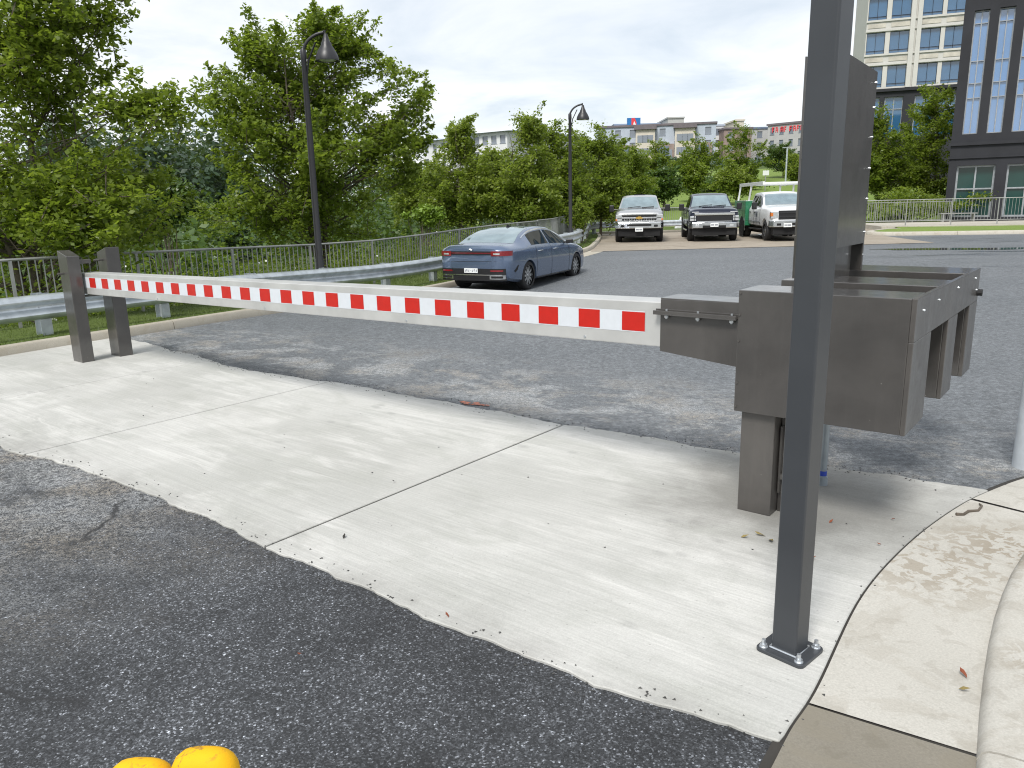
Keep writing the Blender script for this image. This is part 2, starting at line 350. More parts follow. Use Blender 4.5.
# ------------------------------------------------------------------ objects
def tag(o, label=None, cat=None, group=None, kind=None):
    if label: o['label'] = label
    if cat: o['category'] = cat
    if group: o['group'] = group
    if kind: o['kind'] = kind
    return o
def thing(name, label, cat, loc=(0, 0, 0), rz=0, group=None):
    o = bpy.data.objects.new(name, None); C.objects.link(o); o.empty_display_size = .2
    o.location = loc; o.rotation_euler = (0, 0, rz)
    return tag(o, label, cat, group)
class MB:
    def __init__(s): s.v = []; s.f = []; s.mi = []
    def add(s, vs, fs, mi=0):
        k = len(s.v); s.v += [tuple(map(float, v)) for v in vs]; s.f += [tuple(i+k for i in f) for f in fs]; s.mi += [mi]*len(fs); return s
    def box(s, x0, x1, y0, y1, z0, z1, mi=0):
        x0, x1 = min(x0, x1), max(x0, x1); y0, y1 = min(y0, y1), max(y0, y1); z0, z1 = min(z0, z1), max(z0, z1)
        return s.add([(x0, y0, z0), (x1, y0, z0), (x1, y1, z0), (x0, y1, z0), (x0, y0, z1), (x1, y0, z1), (x1, y1, z1), (x0, y1, z1)],
                     [(3, 2, 1, 0), (4, 5, 6, 7), (0, 1, 5, 4), (1, 2, 6, 5), (2, 3, 7, 6), (3, 0, 4, 7)], mi)
    def prism(s, poly, a, b, axis='y', mi=0):           # poly in the plane, extruded a..b along axis
        n = len(poly)
        put = {'y': lambda p, t: (p[0], t, p[1]), 'x': lambda p, t: (t, p[0], p[1]), 'z': lambda p, t: (p[0], p[1], t)}[axis]
        vs = [put(p, a) for p in poly]+[put(p, b) for p in poly]
        fs = [tuple(range(n))[::-1], tuple(range(n, 2*n))]+[(i, (i+1) % n, n+(i+1) % n, n+i) for i in range(n)]
        return s.add(vs, fs, mi)
    def tube(s, pts, r, n=8, mi=0, caps=True):
        pts = [np.array(p, float) for p in pts]; k = len(pts)
        rr = r if hasattr(r, '__len__') else [r]*k
        rings = []; prev = None
        for i in range(k):
            t = pts[min(i+1, k-1)]-pts[max(i-1, 0)]; t = t/(np.linalg.norm(t)+1e-9)
            if prev is None:
                a = np.array([0, 0, 1.]) if abs(t[2]) < .9 else np.array([1., 0, 0])
                prev = np.cross(t, a)
            e1 = prev-t*(prev@t); e1 /= np.linalg.norm(e1)+1e-9; prev = e1; e2 = np.cross(t, e1)
            rings.append([pts[i]+rr[i]*(math.cos(2*PI*j/n)*e1+math.sin(2*PI*j/n)*e2) for j in range(n)])
        vs = [v for g in rings for v in g]
        fs = [(i*n+j, i*n+(j+1) % n, (i+1)*n+(j+1) % n, (i+1)*n+j) for i in range(k-1) for j in range(n)]
        if caps: fs += [tuple(range(n))[::-1], tuple((k-1)*n+j for j in range(n))]
        return s.add(vs, fs, mi)
    def cyl(s, p, r, h, axis='z', n=16, mi=0, r2=None):
        p = np.array(p, float); d = {'x': (1, 0, 0), 'y': (0, 1, 0), 'z': (0, 0, 1)}[axis]
        return s.tube([p, p+np.array(d)*h], [r, r2 if r2 is not None else r], n, mi)
    def lathe(s, prof, n=20, c=(0, 0, 0), mi=0):
        vs = [(c[0]+r*math.cos(2*PI*j/n), c[1]+r*math.sin(2*PI*j/n), c[2]+z) for r, z in prof for j in range(n)]
        k = len(prof)
        fs = [(i*n+j, i*n+(j+1) % n, (i+1)*n+(j+1) % n, (i+1)*n+j) for i in range(k-1) for j in range(n)]
        return s.add(vs, fs, mi)
    def grid(s, G, mi=0, flip=False):                   # G: (n,m,3)
        n, m = len(G), len(G[0])
        vs = [p for row in G for p in row]
        fs = [((i+1)*m+j, (i+1)*m+j+1, i*m+j+1, i*m+j) if flip else (i*m+j, i*m+j+1, (i+1)*m+j+1, (i+1)*m+j) for i in range(n-1) for j in range(m-1)]
        return s.add(vs, fs, mi)
    def build(s, name, mat, parent=None, smooth=None, bevel=0, seg=2, recalc=True):
        me = bpy.data.meshes.new(name); me.from_pydata(s.v, [], s.f)
        for m in (mat if isinstance(mat, (list, tuple)) else [mat]): me.materials.append(m)
        if any(s.mi): me.polygons.foreach_set('material_index', s.mi)
        if recalc:
            bm = bmesh.new(); bm.from_mesh(me); bmesh.ops.recalc_face_normals(bm, faces=bm.faces); bm.to_mesh(me); bm.free()
        me.update()
        o = bpy.data.objects.new(name, me); C.objects.link(o); o.parent = parent
        if bevel:
            b = o.modifiers.new('bevel', 'BEVEL'); b.width = bevel; b.segments = seg; b.limit_method = 'ANGLE'; b.angle_limit = R(40)
        if smooth is not None:
            me.shade_smooth(); me.set_sharp_from_angle(angle=R(smooth))
        return o
def bx(name, x0, x1, y0, y1, z0, z1, mat, parent=None, bevel=0, seg=2):
    return MB().box(x0, x1, y0, y1, z0, z1).build(name, mat, parent, bevel=bevel, seg=seg)
def children(o): return [c for c in bpy.data.objects if c.parent == o]
def copy_tree(o, parent=None):
    c = o.copy(); C.objects.link(c); c.parent = parent
    for ch in children(o): copy_tree(ch, c)
    return c
def smooth_line(pts, n=12):
    P = [np.array(p, float) for p in pts]; P = [2*P[0]-P[1]]+P+[2*P[-1]-P[-2]]
    out = []
    for i in range(1, len(P)-2):
        a, b, c, d = P[i-1:i+3]
        for k in range(n):
            t = k/n
            out.append(.5*((2*b)+(c-a)*t+(2*a-5*b+4*c-d)*t*t+(3*b-a-3*c+d)*t**3))
    out.append(P[-2]); return np.array(out)
def resample(pts, step):
    pts = np.array(pts, float); d = np.r_[0, np.cumsum(np.linalg.norm(np.diff(pts, axis=0), axis=1))]
    n = max(2, int(round(d[-1]/step))+1); t = np.linspace(0, d[-1], n)
    return np.stack([np.interp(t, d, pts[:, k]) for k in range(pts.shape[1])], 1)
def offset(pts, d):                                     # to the left of travel
    pts = np.array(pts, float)[:, :2]; t = np.gradient(pts, axis=0); t /= np.linalg.norm(t, axis=1)[:, None]
    return pts+d*np.stack([-t[:, 1], t[:, 0]], 1)
def zroad(x, y): return -.2*np.exp(-((x+.3)/7)**2-((y-17.5)/4.5)**2)
rng = np.random.default_rng(7)
# ================================================================== terrain, road, kerbs
K = smooth_line([(-12.5, -1.5), (-9.4, 4.2), (-6.36, 9.42), (-5.39, 11.08), (-3.84, 14.0), (-1.62, 17.86), (0.6, 22.4), (2.72, 27.4), (3.6, 31.7), (4.4, 37), (4.9, 42.2)], 10)
K = resample(K, .5)
KT = np.gradient(K, axis=0); KT /= np.linalg.norm(KT, axis=1)[:, None]; KN = np.stack([-KT[:, 1], KT[:, 0]], 1)
def xK(y): return np.interp(y, K[:, 1], K[:, 0])
def dleft(x, y):
    d = np.stack([x[..., None]-K[:, 0], y[..., None]-K[:, 1]], -1)
    i = np.argmin((d**2).sum(-1), -1)
    dd = np.take_along_axis(d, i[..., None, None], -2)[..., 0, :]
    return np.sign((dd*KN[i]).sum(-1))*np.linalg.norm(dd, axis=-1)
def hill(x, y):
    f = np.clip((x+12)/26, .12, 1)
    f = f*f*(3-2*f)
    h = np.clip(.078*(y-48), 0, 7.2)
    return h*f
def zground(x, y):
    x = np.asarray(x, float); y = np.asarray(y, float)
    dl = dleft(x, y)
    z = np.where((dl < 2.2) & (y < 45.2), -.36, -.06-np.minimum(3.2, .26*np.clip(dl-2.5, 0, 99))*np.clip((x*-1+24)/22, 0, 1))
    z = np.where((y >= 45.2) & (dl < 2.2), .02, z)
    return z+hill(x, y)+np.where(y > 46, .12*np.sin(x*.21)*np.sin(y*.17+1), 0)
def axis_steps(a, b, n): return list(np.linspace(a, b, n, endpoint=False))
gx = np.array([-1800, -900, -400, -200]+axis_steps(-120, -20, 22)+axis_steps(-20, 30, 84)+axis_steps(30, 130, 24)+[130, 200, 400, 900, 1800])
gy = np.array([-400, -120, -50]+axis_steps(-20, 50, 110)+axis_steps(50, 220, 42)+[220, 300, 450, 900, 2200])
GX, GY = np.meshgrid(gx, gy)
GZ = zground(GX, GY)
tag(MB().grid(np.stack([GX, GY, GZ], -1).tolist()).build('ground', M['ground'], smooth=60), kind='structure')
# mown lawn on the slope behind the parking bays
lx, ly = np.meshgrid(np.linspace(5, 46, 42), np.linspace(46.6, 128, 60)); 
tag(MB().grid(np.stack([lx, ly, zground(lx, ly)+.05], -1).tolist()).build('lawn', M['lawn'], smooth=60), kind='structure')

ys = np.concatenate([np.linspace(-14, 8, 40), np.linspace(8.3, 46, 110)])
rows = []
for y in ys:
    t = np.linspace(0, 1, 60)**1.6
    x0 = float(xK(y))-.08; x = x0+(70-x0)*t
    rows.append(np.stack([x, np.full_like(x, y), zroad(x, y)], -1).tolist())
tag(MB().grid(rows).build('road', M['asphalt'], smooth=60), kind='structure')

def sweep(name, pts, prof, mat, zf=None, parent=None, smooth=None, joints=0):
    pts = np.array(pts, float)[:, :2]; t = np.gradient(pts, axis=0); t /= np.linalg.norm(t, axis=1)[:, None]; n = np.stack([-t[:, 1], t[:, 0]], 1)
    G = []
    for i in range(len(pts)):
        row = []
        for d, z in prof:
            q = pts[i]+n[i]*d; zz = zf(*pts[i]) if zf else 0
            row.append((q[0], q[1], z+zz))
        G.append(row)
    return MB().grid(G).build(name, mat, parent, smooth=smooth)
Ks = [p for p in K if p[1] > -1]
# kerb in cast lengths with open joints
kerb_mb = MB()
def kerb_run(mb, pts, prof, seg=6, zf=None, gap=.012):
    pts = np.array(pts, float)
    for a in range(0, len(pts)-1, seg):
        q = resample(pts[a:a+seg+1], .25)
        t = np.gradient(q, axis=0); t /= np.linalg.norm(t, axis=1)[:, None]; n = np.stack([-t[:, 1], t[:, 0]], 1)
        q[-1] -= t[-1]*gap
        G = [[(*(q[i]+n[i]*d), z+(float(zf(*q[i])) if zf else 0)) for d, z in prof] for i in range(len(q))]
        mb.grid(G); m = len(prof); b = len(mb.v)
        mb.add([G[0][j] for j in range(m)], [tuple(range(m))]); mb.add([G[-1][j] for j in range(m)], [tuple(range(m))])
kp = [(0, -.3), (0.002, .0), (.012, .10), (.03, .125), (.15, .13), (.17, .12), (.17, -.3)]
kerb_run(kerb_mb, K, kp, 6, zroad)
tag(kerb_mb.build('kerb', M['kerb_far'], smooth=50), kind='structure')
gp = [p for p in K if p[1] > 22]
tag(sweep('gutter', gp, [(-.55, -.05), (-.55, .006), (-.02, .008)], M['kerb_far'], zroad), kind='structure')
tag(sweep('verge', Ks, [(.165, .09), (.6, .10), (1.2, .11), (1.9, .10), (2.5, .04), (2.9, -.4)], M['turf'], zroad, smooth=60), kind='structure')
# grass blades on the verge
def grass(name, pts, d0, d1, n, h, zf, zoff):
    i = rng.integers(0, len(pts)-1, n); f = rng.random(n); pts = np.array(pts)
    q = pts[i]*(1-f[:, None])+pts[i+1]*f[:, None]
    t = pts[i+1]-pts[i]; t /= np.linalg.norm(t, axis=1)[:, None]; nn = np.stack([-t[:, 1], t[:, 0]], 1)
    q = q+nn*rng.uniform(d0, d1, n)[:, None]
    z = zf(q[:, 0], q[:, 1])+zoff
    a = rng.uniform(0, 2*PI, n); w = .006; hh = h*rng.uniform(.5, 1.3, n); le = rng.normal(0, .35, (n, 2))*hh[:, None]
    A = np.stack([q[:, 0]-w*np.cos(a), q[:, 1]-w*np.sin(a), z], 1); B = np.stack([q[:, 0]+w*np.cos(a), q[:, 1]+w*np.sin(a), z], 1)
    T = np.stack([q[:, 0]+le[:, 0], q[:, 1]+le[:, 1], z+hh], 1)
    V = np.stack([A, B, T], 1).reshape(-1, 3)
    me = bpy.data.meshes.new(name); me.vertices.add(3*n); me.vertices.foreach_set('co', V.ravel())
    me.loops.add(3*n); me.loops.foreach_set('vertex_index', np.arange(3*n)); me.polygons.add(n)
    me.polygons.foreach_set('loop_start', np.arange(n)*3); me.polygons.foreach_set('loop_total', np.full(n, 3)); me.update(calc_edges=True)
    me.materials.append(M['grass_blade']); o = bpy.data.objects.new(name, me); C.objects.link(o)
    return tag(o, 'short rough grass growing on the verge under the guardrail', 'grass', kind='stuff')
kv = np.array([p for p in K if 7 < p[1] < 34])
grass('grass', kv, .18, 2.3, 26000, .055, zroad, .085)

# ---------------------------------------------------------------- parking bay, far kerb, grass plot and path on the right
MB().add([(2.9, 27.45, .012), (15.25, 27.9, .012), (16.1, 33.6, .012), (17.9, 37.4, .012), (22.5, 38.4, .012), (24, 42.5, .012), (4.75, 42.5, .012), (4.1, 37, .012), (3.35, 31.7, .012)], [tuple(range(9))]).build('parking_bay', M['bay'])['kind'] = 'structure'
kr = smooth_line([(26, 38.9), (22.5, 38.2), (18.6, 37.6), (17.2, 36.6), (16.1, 35.2), (16.0, 34.0), (17.2, 33.35), (21.4, 32.45), (30, 30.6), (60, 24.2)], 8)
far_kerb = MB(); kerb_run(far_kerb, resample(kr[16:], .5), [(0, -.3), (0, .0), (.02, .13), (.05, .15), (.3, .155), (.3, -.3)], 8)
tag(far_kerb.build('far_kerb', M['kerb'], smooth=50), kind='structure')
vk = kr[16:]
vp = offset(vk, .29)
plot = [(*p, .14) for p in vp]+[(60, 31.8, .16), (30, 37.4, .2), (18.9, 38.4, .2)]
MB().add(plot, [tuple(range(len(plot)))]).build('grass_plot', M['lawn'])['kind'] = 'structure'
MB().box(17.5, 60, 0, 5.5, -.3, .215).build('path', M['kerb'])['kind'] = 'structure'
_pth = bpy.data.objects['path']; _pth.rotation_euler.z = R(-11.5); _pth.location = (1.1, 41.75, 0)
kb = MB(); kerb_run(kb, resample([(4.9, 42.3), (12, 42.45), (24, 42.45)], .5), [(0, -.3), (0, .0), (.01, .12), (.16, .13), (.16, -.3)], 6)
tag(kb.build('rear_kerb', M['kerb_far'], smooth=50), kind='structure')
MB().box(3.0, 24.5, 42.6, 46.9, -.5, .1).build('rear_verge', M['turf'])['kind'] = 'structure'

# ---------------------------------------------------------------- concrete apron in panels, gutter and kerb at the right
def bl(s, w): q = BO+BU*s+BW*w; return (q[0], q[1])
def tob(p): d = np.array(p[:2])-BO; return (d@BU, d@BW)
seam = smooth_line([(-.1, .55), (.45, 1.55), (.84, 2.14), (1.06, 2.42), (1.5, 3.05), (1.94, 3.54), (2.40, 3.96), (2.78, 4.24), (3.3, 4.52), (4.3, 4.85), (7, 5.3), (12, 5.7)], 8)
seam_b = np.array([tob(p) for p in seam])
def rag(t, a, seed): 
    r = np.random.default_rng(seed); ph = r.uniform(0, 6.28, 14); fr = np.array([1.1, 1.7, 2.3, 3.1, 4.3, 6.1, 8.7, 12.3, 17, 23, 31, 44, 60, 75]); am = 1/fr**.62
    return a*sum(am[k]*math.sin(fr[k]*t+ph[k]) for k in range(14))
joints = [-9.6, -6.75, -4.62, -1.78, None]
slab = MB()
def wfar(s): return float(np.interp(s, [-9.6, -8.0, -6.5, -4.5, -3.2, -1.7, -.8, .2, 1.08], [1.02, .93, .70, .76, .86, .93, .93, 1.0, 1.08]))+rag(s, .03, 3)
def wnear(s): return float(np.interp(s, [-9.6, -4.9, -3.4, -1.8, -.6, .1, .9], [-1.95, -1.98, -1.86, -1.87, -1.84, -1.83, -1.72]))+rag(s, .022, 5)
g = .009
def panel(outline, mb, ztop=.012):
    n = len(outline); vs = [(*bl(*p), ztop) for p in outline]+[(*bl(*p), -.12) for p in outline]
    mb.add(vs, [tuple(range(n))]+[(i, n+i, n+(i+1) % n, (i+1) % n) for i in range(n)])
for a, b in zip(joints[:-1], joints[1:]):
    if b is not None:
        ss = np.arange(a+g, b-g, .04).tolist()+[b-g]
        out = [(s, wnear(s)) for s in ss]+[(s, wfar(s)) for s in ss[::-1]]
    else:
        ss0 = np.arange(a+g, .84, .04).tolist()+[.868]; ss1 = np.arange(a+g, 1.04, .04).tolist()+[1.07]
        sb = [tuple(p) for p in resample(seam_b, .05)]
        mid = [(s-.005, w) for s, w in sb if wnear(.868)+.005 < w < wfar(1.07)-.004]
        out = [(s, wnear(s)) for s in ss0]+mid+[(s, wfar(s)) for s in ss1[::-1]]
    panel(out, slab)
tag(slab.build('concrete_slab', M['slab'], bevel=.004, seg=1), kind='structure')
# dark dirt filling the open seams
sd = MB()
sp = resample(seam, .06)
t_ = np.gradient(sp, axis=0); t_ /= np.linalg.norm(t_, axis=1)[:, None]; n_ = np.stack([-t_[:, 1], t_[:, 0]], 1)
rr_ = np.random.default_rng(2)
sd.grid([[(*(sp[i]+n_[i]*.03), .004), (*(sp[i]-n_[i]*.03), .004)] for i in range(len(sp))])
for j in joints[1:4]: sd.add([(*bl(j-.02, -1.8), .004), (*bl(j+.02, -1.8), .004), (*bl(j+.02, .72), .004), (*bl(j-.02, .72), .004)], [(0, 1, 2, 3)])
tag(sd.build('seam_dirt', M['seam']), kind='structure')
inner = smooth_line([(.45, .35), (1.0, 1.35), (1.39, 2.02), (1.76, 2.58), (2.09, 3.02), (2.47, 3.44), (2.85, 3.72), (3.4, 3.98), (4.4, 4.25), (7, 4.6), (12, 5.0)], 8)
def between(a, b, k0, k1, n=30):                        # strips between two lines by fraction of length
    A = resample(a, .02); B = resample(b, .02)
    ta = np.linspace(k0, k1, n); out = []
    for t in ta: out.append((A[int(t*(len(A)-1))], B[int(t*(len(B)-1))]))
    return out
def nearest_frac(line, p):
    q = resample(line, .02); return float(np.argmin(((q-np.array(p))**2).sum(1)))/(len(q)-1)
cuts = [((.30, 1.3), (.75, .95)), ((1.03, 2.34), (1.42, 2.07)), ((2.62, 4.12), (2.93, 3.77)), ((5.5, 5.08), (5.5, 4.41)), ((11.5, 5.67), (11.5, 4.97))]
def gutter_piece(c0, c1, name, mat):
    A = resample(seam-0, .02); B = resample(inner, .02)
    ia = [nearest_frac(seam, c[0]) for c in (c0, c1)]; ib = [nearest_frac(inner, c[1]) for c in (c0, c1)]
    G = []; n = 40
    for k in range(n+1):
        t = k/n; a = A[int((ia[0]+(ia[1]-ia[0])*t)*(len(A)-1))]; b = B[int((ib[0]+(ib[1]-ib[0])*t)*(len(B)-1))]
        d = (b-a)/np.linalg.norm(b-a); a = a+d*.006; b = b+d*.05
        e = .006
        G.append([(*a, -.1), (*a, .012), *[(*(a+(b-a)*f), .012-.006*f) for f in (.25, .5, .75)], (*b, .006)])
    if True:
        G[0] = [tuple(np.array(G[0][j])*.92+np.array(G[1][j])*.08) for j in range(len(G[0]))]
        G = G[:1]+G[1:-1]+[tuple(np.array(p)*.75+np.array(q)*.25) for p, q in [(0, 0)] if False]+[[tuple(np.array(G[-1][j])*.7+np.array(G[-2][j])*.3) for j in range(len(G[0]))]]
    o = MB().grid(G).build(name, mat); tag(o, kind='structure')
gutter_piece(cuts[0], cuts[1], 'gutter', M['gutter_old'])
gutter_piece(cuts[1], cuts[2], 'gutter', M['gutter'])
gutter_piece(cuts[2], cuts[3], 'gutter', M['gutter'])
gutter_piece(cuts[3], cuts[4], 'gutter', M['gutter'])
# dirt bed under the gutter joints
A = resample(seam, .1); B = resample(inner, .1); m_ = min(len(A), len(B))
MB().grid([[(*A[int(i*(len(A)-1)/60)], .003), (*B[int(i*(len(B)-1)/60)], .003)] for i in range(61)]).build('seam_dirt', M['seam'])['kind'] = 'structure'
ck = MB(); ic = resample(inner, .05)
kerb_run(ck, ic[:28], [(0, -.1), (-.015, .015), (-.04, .06), (-.08, .1), (-.14, .118), (-.32, .125), (-.32, -.1)], 60)
i0 = int(np.argmin(((ic-np.array((1.40, 2.04)))**2).sum(1)))
ck = MB()
kerb_prof = [(0, -.1), (-.004, .012), (-.016, .040), (-.032, .052), (-.06, .056), (-.30, .058), (-.305, -.1)]
for a, b in ((0, i0), (i0, i0+44), (i0+44, i0+100), (i0+100, i0+160)):
    kerb_run(ck, ic[a:b+1], kerb_prof, 400)
tag(ck.build('right_kerb', M['gutter'], smooth=35), kind='structure')
wk = offset(ic, -.315)
walk = [(*p, .056) for p in wk]+[(12, -2, .056), (2, -3, .056), (.9, -1, .056)]
MB().add(walk, [tuple(range(len(walk)))]).build('pavement', M['gutter'])['kind'] = 'structure'

# paint mark, litter and twigs
MB().add([(*bl(-2.83+dx, .93+dy), .006) for dx, dy in ((-.16, .03), (-.05, -.02), (.06, .02), (.17, .05), (.16, .08), (.05, .07), (.02, .12), (-.03, .06), (-.14, .06))], [tuple(range(9))]).build('paint_mark', M['orange_mark'])['kind'] = 'structure'
tw = MB(); tw.tube([(2.40, 3.90, .02), (2.44, 3.90, .016), (2.49, 3.94, .018), (2.55, 3.95, .016), (2.60, 4.0, .022), (2.61, 4.04, .018)], [.009, .008, .008, .007, .006, .004], 6)
tag(tw.build('twig', M['bark'], smooth=60), 'short crooked dark twig lying on the pale gutter near the slab corner', 'twig')
leafm = simple('dead_leaf_brown', (.22, .06, .025), .8); leafy = simple('dry_pale_leaf', (.22, .17, .06), .8)
def dead_leaf(x, y, z, a, s, mat):
    v = [(-s, 0, .0), (-.3*s, .38*s, .008), (.4*s, .3*s, .004), (s, 0, .012), (.4*s, -.34*s, .01), (-.3*s, -.4*s, .004)]
    o = MB().add(v, [tuple(range(6))]).build('dead_leaf', mat); o.location = (x, y, z); o.rotation_euler = (R(6), R(-8), a); return o
def gpt(px, py, z=.016):
    d = RT*((px-512)/FPX)-UP*((py-384)/FPX)+FWD; t = (z-EYE)/d[2]; return d[0]*t, d[1]*t
litter = [(812, 559, 'small rust red dead leaf on the slab just right of the square post', leafm, .02), (963, 674, 'small rust red dead leaf in the gutter near the right kerb', leafm, .022), (879, 545, None, leafm, .014), (893, 520, None, leafm, .014), (831, 522, None, leafm, .016),
          (447, 616, None, leafm, .014), (300, 655, None, leafm, .013), (965, 690, None, leafy, .02), (806, 545, None, leafy, .02), (760, 535, None, leafy, .03), (771, 541, None, leafy, .03), (745, 537, None, leafy, .022), (344, 537, None, M['seam'], .018), (394, 482, None, M['seam'], .012)]
for i, (px, py, lab, mt, s) in enumerate(litter):
    x, y = gpt(px, py)
    tag(dead_leaf(x, y, .017, i*1.7, s, mt), lab or 'tiny curled dry leaf scrap lying on the ground near the barrier', 'leaf', 'scraps of dry leaf on the ground' if not lab else None)

# loose crumbs of asphalt along the slab edges
def crumbs(name, label, pts, s0, s1, seed, mat):
    r = np.random.default_rng(seed); mb = MB()
    for (x, y, z) in pts:
        s_ = r.uniform(s0, s1); a = r.uniform(0, 6.28); sq = r.uniform(.5, .9)
        v = [(1, 0, 0), (-.5, .87, 0), (-.5, -.87, 0), (.2, .1, .75), (0, 0, -.5)]
        ca, sa = math.cos(a), math.sin(a)
        v = [(x+s_*(p[0]*ca-p[1]*sa)*r.uniform(.7, 1.2), y+s_*(p[0]*sa+p[1]*ca)*r.uniform(.7, 1.2), z+s_*sq*p[2]) for p in v]
        mb.add(v, [(0, 1, 3), (1, 2, 3), (2, 0, 3), (1, 0, 4), (2, 1, 4), (0, 2, 4)])
    tag(mb.build(name, mat), label, 'gravel', kind='stuff')
r = np.random.default_rng(21); P = []
for k in range(420):
    s_ = r.uniform(-8.5, .8); w_ = wnear(s_)+r.normal(-.01, .05); P.append((*bl(s_, w_), .014 if w_ > wnear(s_) else .004))
for k in range(700):
    s_ = r.uniform(-8.5, 1.0); w_ = wfar(s_)+r.normal(.02, .06); P.append((*bl(s_, w_), .014 if w_ < wfar(s_) else .004))
for k in range(160):
    i = r.integers(5, len(sp)-60); q = sp[i]+r.normal(0, .02, 2); P.append((q[0], q[1], .012))
for k in range(26):
    P.append((*bl(r.uniform(-7, .6), r.uniform(-1.7, .6)), .014))
crumbs('gravel', 'loose asphalt crumbs along the edges of the concrete slab', P, .003, .009, 3, simple('asphalt_crumb', (.06, .06, .058), .9, 0, .5, 40))
pud = []
for k in range(40):
    a = 2*PI*k/40; pud.append((14.2+2.6*math.cos(a)*(1+.2*math.sin(3*a+1)), 24.6+.55*math.sin(a)*(1+.25*math.sin(4*a))+.25*math.cos(a)*-2.2, .006))
MB().add(pud, [tuple(range(40))]).build('water', simple('puddle_water', (.03, .035, .04), .03, 0, .1, 2, .6))['kind'] = 'structure'
# ================================================================== the barrier gate
def barrier():
    g = thing('barrier_gate', 'long aluminium swing barrier arm with red and white tape and dark bronze counterweight frame', 'barrier', (BO[0], BO[1], .012), math.atan2(BU[1], BU[0]))
    z0 = .012
    # arm sags a little towards the far end
    def za(s): return (.894-.0125*(-.5-s)-z0, 1.154-.0145*(-.5-s)-z0)
    mb = MB(); sl = [-.40, -8.12]
    a, b = za(-.40), za(-8.12)
    mb.add([(-.40, 0, a[0]), (-.40, .2, a[0]), (-.40, .2, a[1]), (-.40, 0, a[1]), (-8.12, 0, b[0]), (-8.12, .2, b[0]), (-8.12, .2, b[1]), (-8.12, 0, b[1])],
           [(0, 1, 2, 3), (7, 6, 5, 4), (0, 4, 5, 1), (1, 5, 6, 2), (2, 6, 7, 3), (3, 7, 4, 0)])
    arm = mb.build('arm', M['aluminium'], g, bevel=.006)
    tp = MB()
    def tz(s): 
        c = 1.031-.0125*(-.6-s)-z0; return c-.062, c+.062
    def strip(s0, s1, off, mi, sh=0):
        lo0, hi0 = tz(s0); lo1, hi1 = tz(s1)
        tp.add([(s0, -off, lo0+sh), (s1, -off, lo1+sh), (s1, -off, hi1-sh), (s0, -off, hi0-sh)], [(0, 1, 2, 3)], mi)
    strip(-.604, -8.0, .0015, 0)
    for k in range(24): strip(-.604-.308*k, -.604-.308*k-.153, .0028, 1, .006)
    tp.build('reflective_tape', [M['white_tape'], M['red_tape']], arm)
    ec = MB(); e = za(-8.12); ec.box(-8.135, -8.12, .005, .195, e[0]+.005, e[1]-.005); ec.build('end_cap', M['aluminium'], arm, bevel=.003)
    for s in (-1.02, -2.6, -4.4, -6.3):
        lo, hi = za(s); MB().cyl((s, .001, lo+.022), .008, -.006, 'y', 8).build('rivet', M['zinc'], arm)
    # bracket that clamps the arm
    bp = [(-.50, .872), (-.50, 1.172), (-.028, 1.178), (-.028, .828)]
    bk = MB().prism([(s, z-z0) for s, z in bp], -.012, -.002); 
    bk.prism([(s, z-z0) for s, z in bp], .202, .212)
    bk.box(-.50, -.028, -.012, .212, 1.172-z0, 1.180-z0)
    bk.build('bracket', M['bronze'], g, bevel=.003)
    br = MB().box(-.525, -.035, -.055, -.013, 1.088-z0, 1.095-z0).box(-.525, -.035, -.055, -.049, 1.095-z0, 1.112-z0).box(-.525, -.035, -.02, -.013, 1.095-z0, 1.118-z0)
    br = br.build('clamp_rail', M['bronze'], g, bevel=.0015)
    for s in (-.45, -.26, -.065):
        b = MB().cyl((s, -.033, 1.066-z0), .007, .055, 'z', 8).cyl((s, -.033, 1.072-z0), .012, .012, 'z', 6).cyl((s, -.033, 1.096-z0), .012, .008, 'z', 6)
        b.build('bolt', M['zinc'], br)
    # counterweight frame: three long boxes and a slotted end plate
    zb, zt = .592-z0, 1.25-z0
    for (s0, w0, w1, zl) in ((-.03, -.04, .25, zb), (-.02, .56, .93, zb), (-.02, 1.36, 1.78, zb)):
        m = MB().box(s0, .800, w0, w1, zl if w0 < 0 else 1.05-z0, zt)
        if w0 > .3: l0, l1 = ((.82, 1.10) if w0 < 1 else (1.50, 1.785)); m.box(.42, .800, l0, l1, zl, 1.048-z0)
        else: m.box(.42, .800, .2505, .36, zl, 1.048-z0)
        cw = m.build('counterweight_box', M['bronze'], g, bevel=.004)
        if w0 < 0:
            for z in (1.235, 1.12, .98, .75, .62): MB().cyl((s0+.012, w0-.0005, z-z0), .006, -.005, 'y', 8).build('screw', M['bronze_light'], cw)
    ep = MB()
    w = [-.043, .36, .82, 1.10, 1.50, 1.785]
    for i in (0, 2, 4): ep.box(.8005, .823, w[i], w[i+1], zb-(.0 if i else .0), 1.045-z0)
    ep.box(.8005, .823, w[0], w[5], 1.0452-z0, zt+.0015)
    ep = ep.build('end_plate', M['bronze_light'], g, bevel=.003)
    for (ww, z) in ((.12, 1.18), (.48, 1.19), (1.02, 1.2), (1.62, 1.2), (1.7, 1.12)):
        MB().cyl((.823, ww, z-z0), .007, .003, 'x', 6).cyl((.8255, ww, z-z0), .004, .004, 'x', 8).build('bolt', M['galv'], ep)
    MB().cyl((.823, 1.74, 1.10-z0), .022, .03, 'x', 12).build('black_plug', M['black'], ep)
    # pedestal: column with a recess behind it
    pd = MB().box(0, .185, 0, .26, 0, zb-.002)
    pd.build('pedestal', M['bronze_light'], g, bevel=.004)
    MB().box(.188, .30, .10, .25, 0, zb-.002).build('pedestal_channel', M['bronze'], g, bevel=.003)
    MB().box(.195, .205, .07, .095, .12, .5).box(.205, .235, .07, .095, .2, .23).build('cable_trim', M['bronze'], g)
    gr = MB()
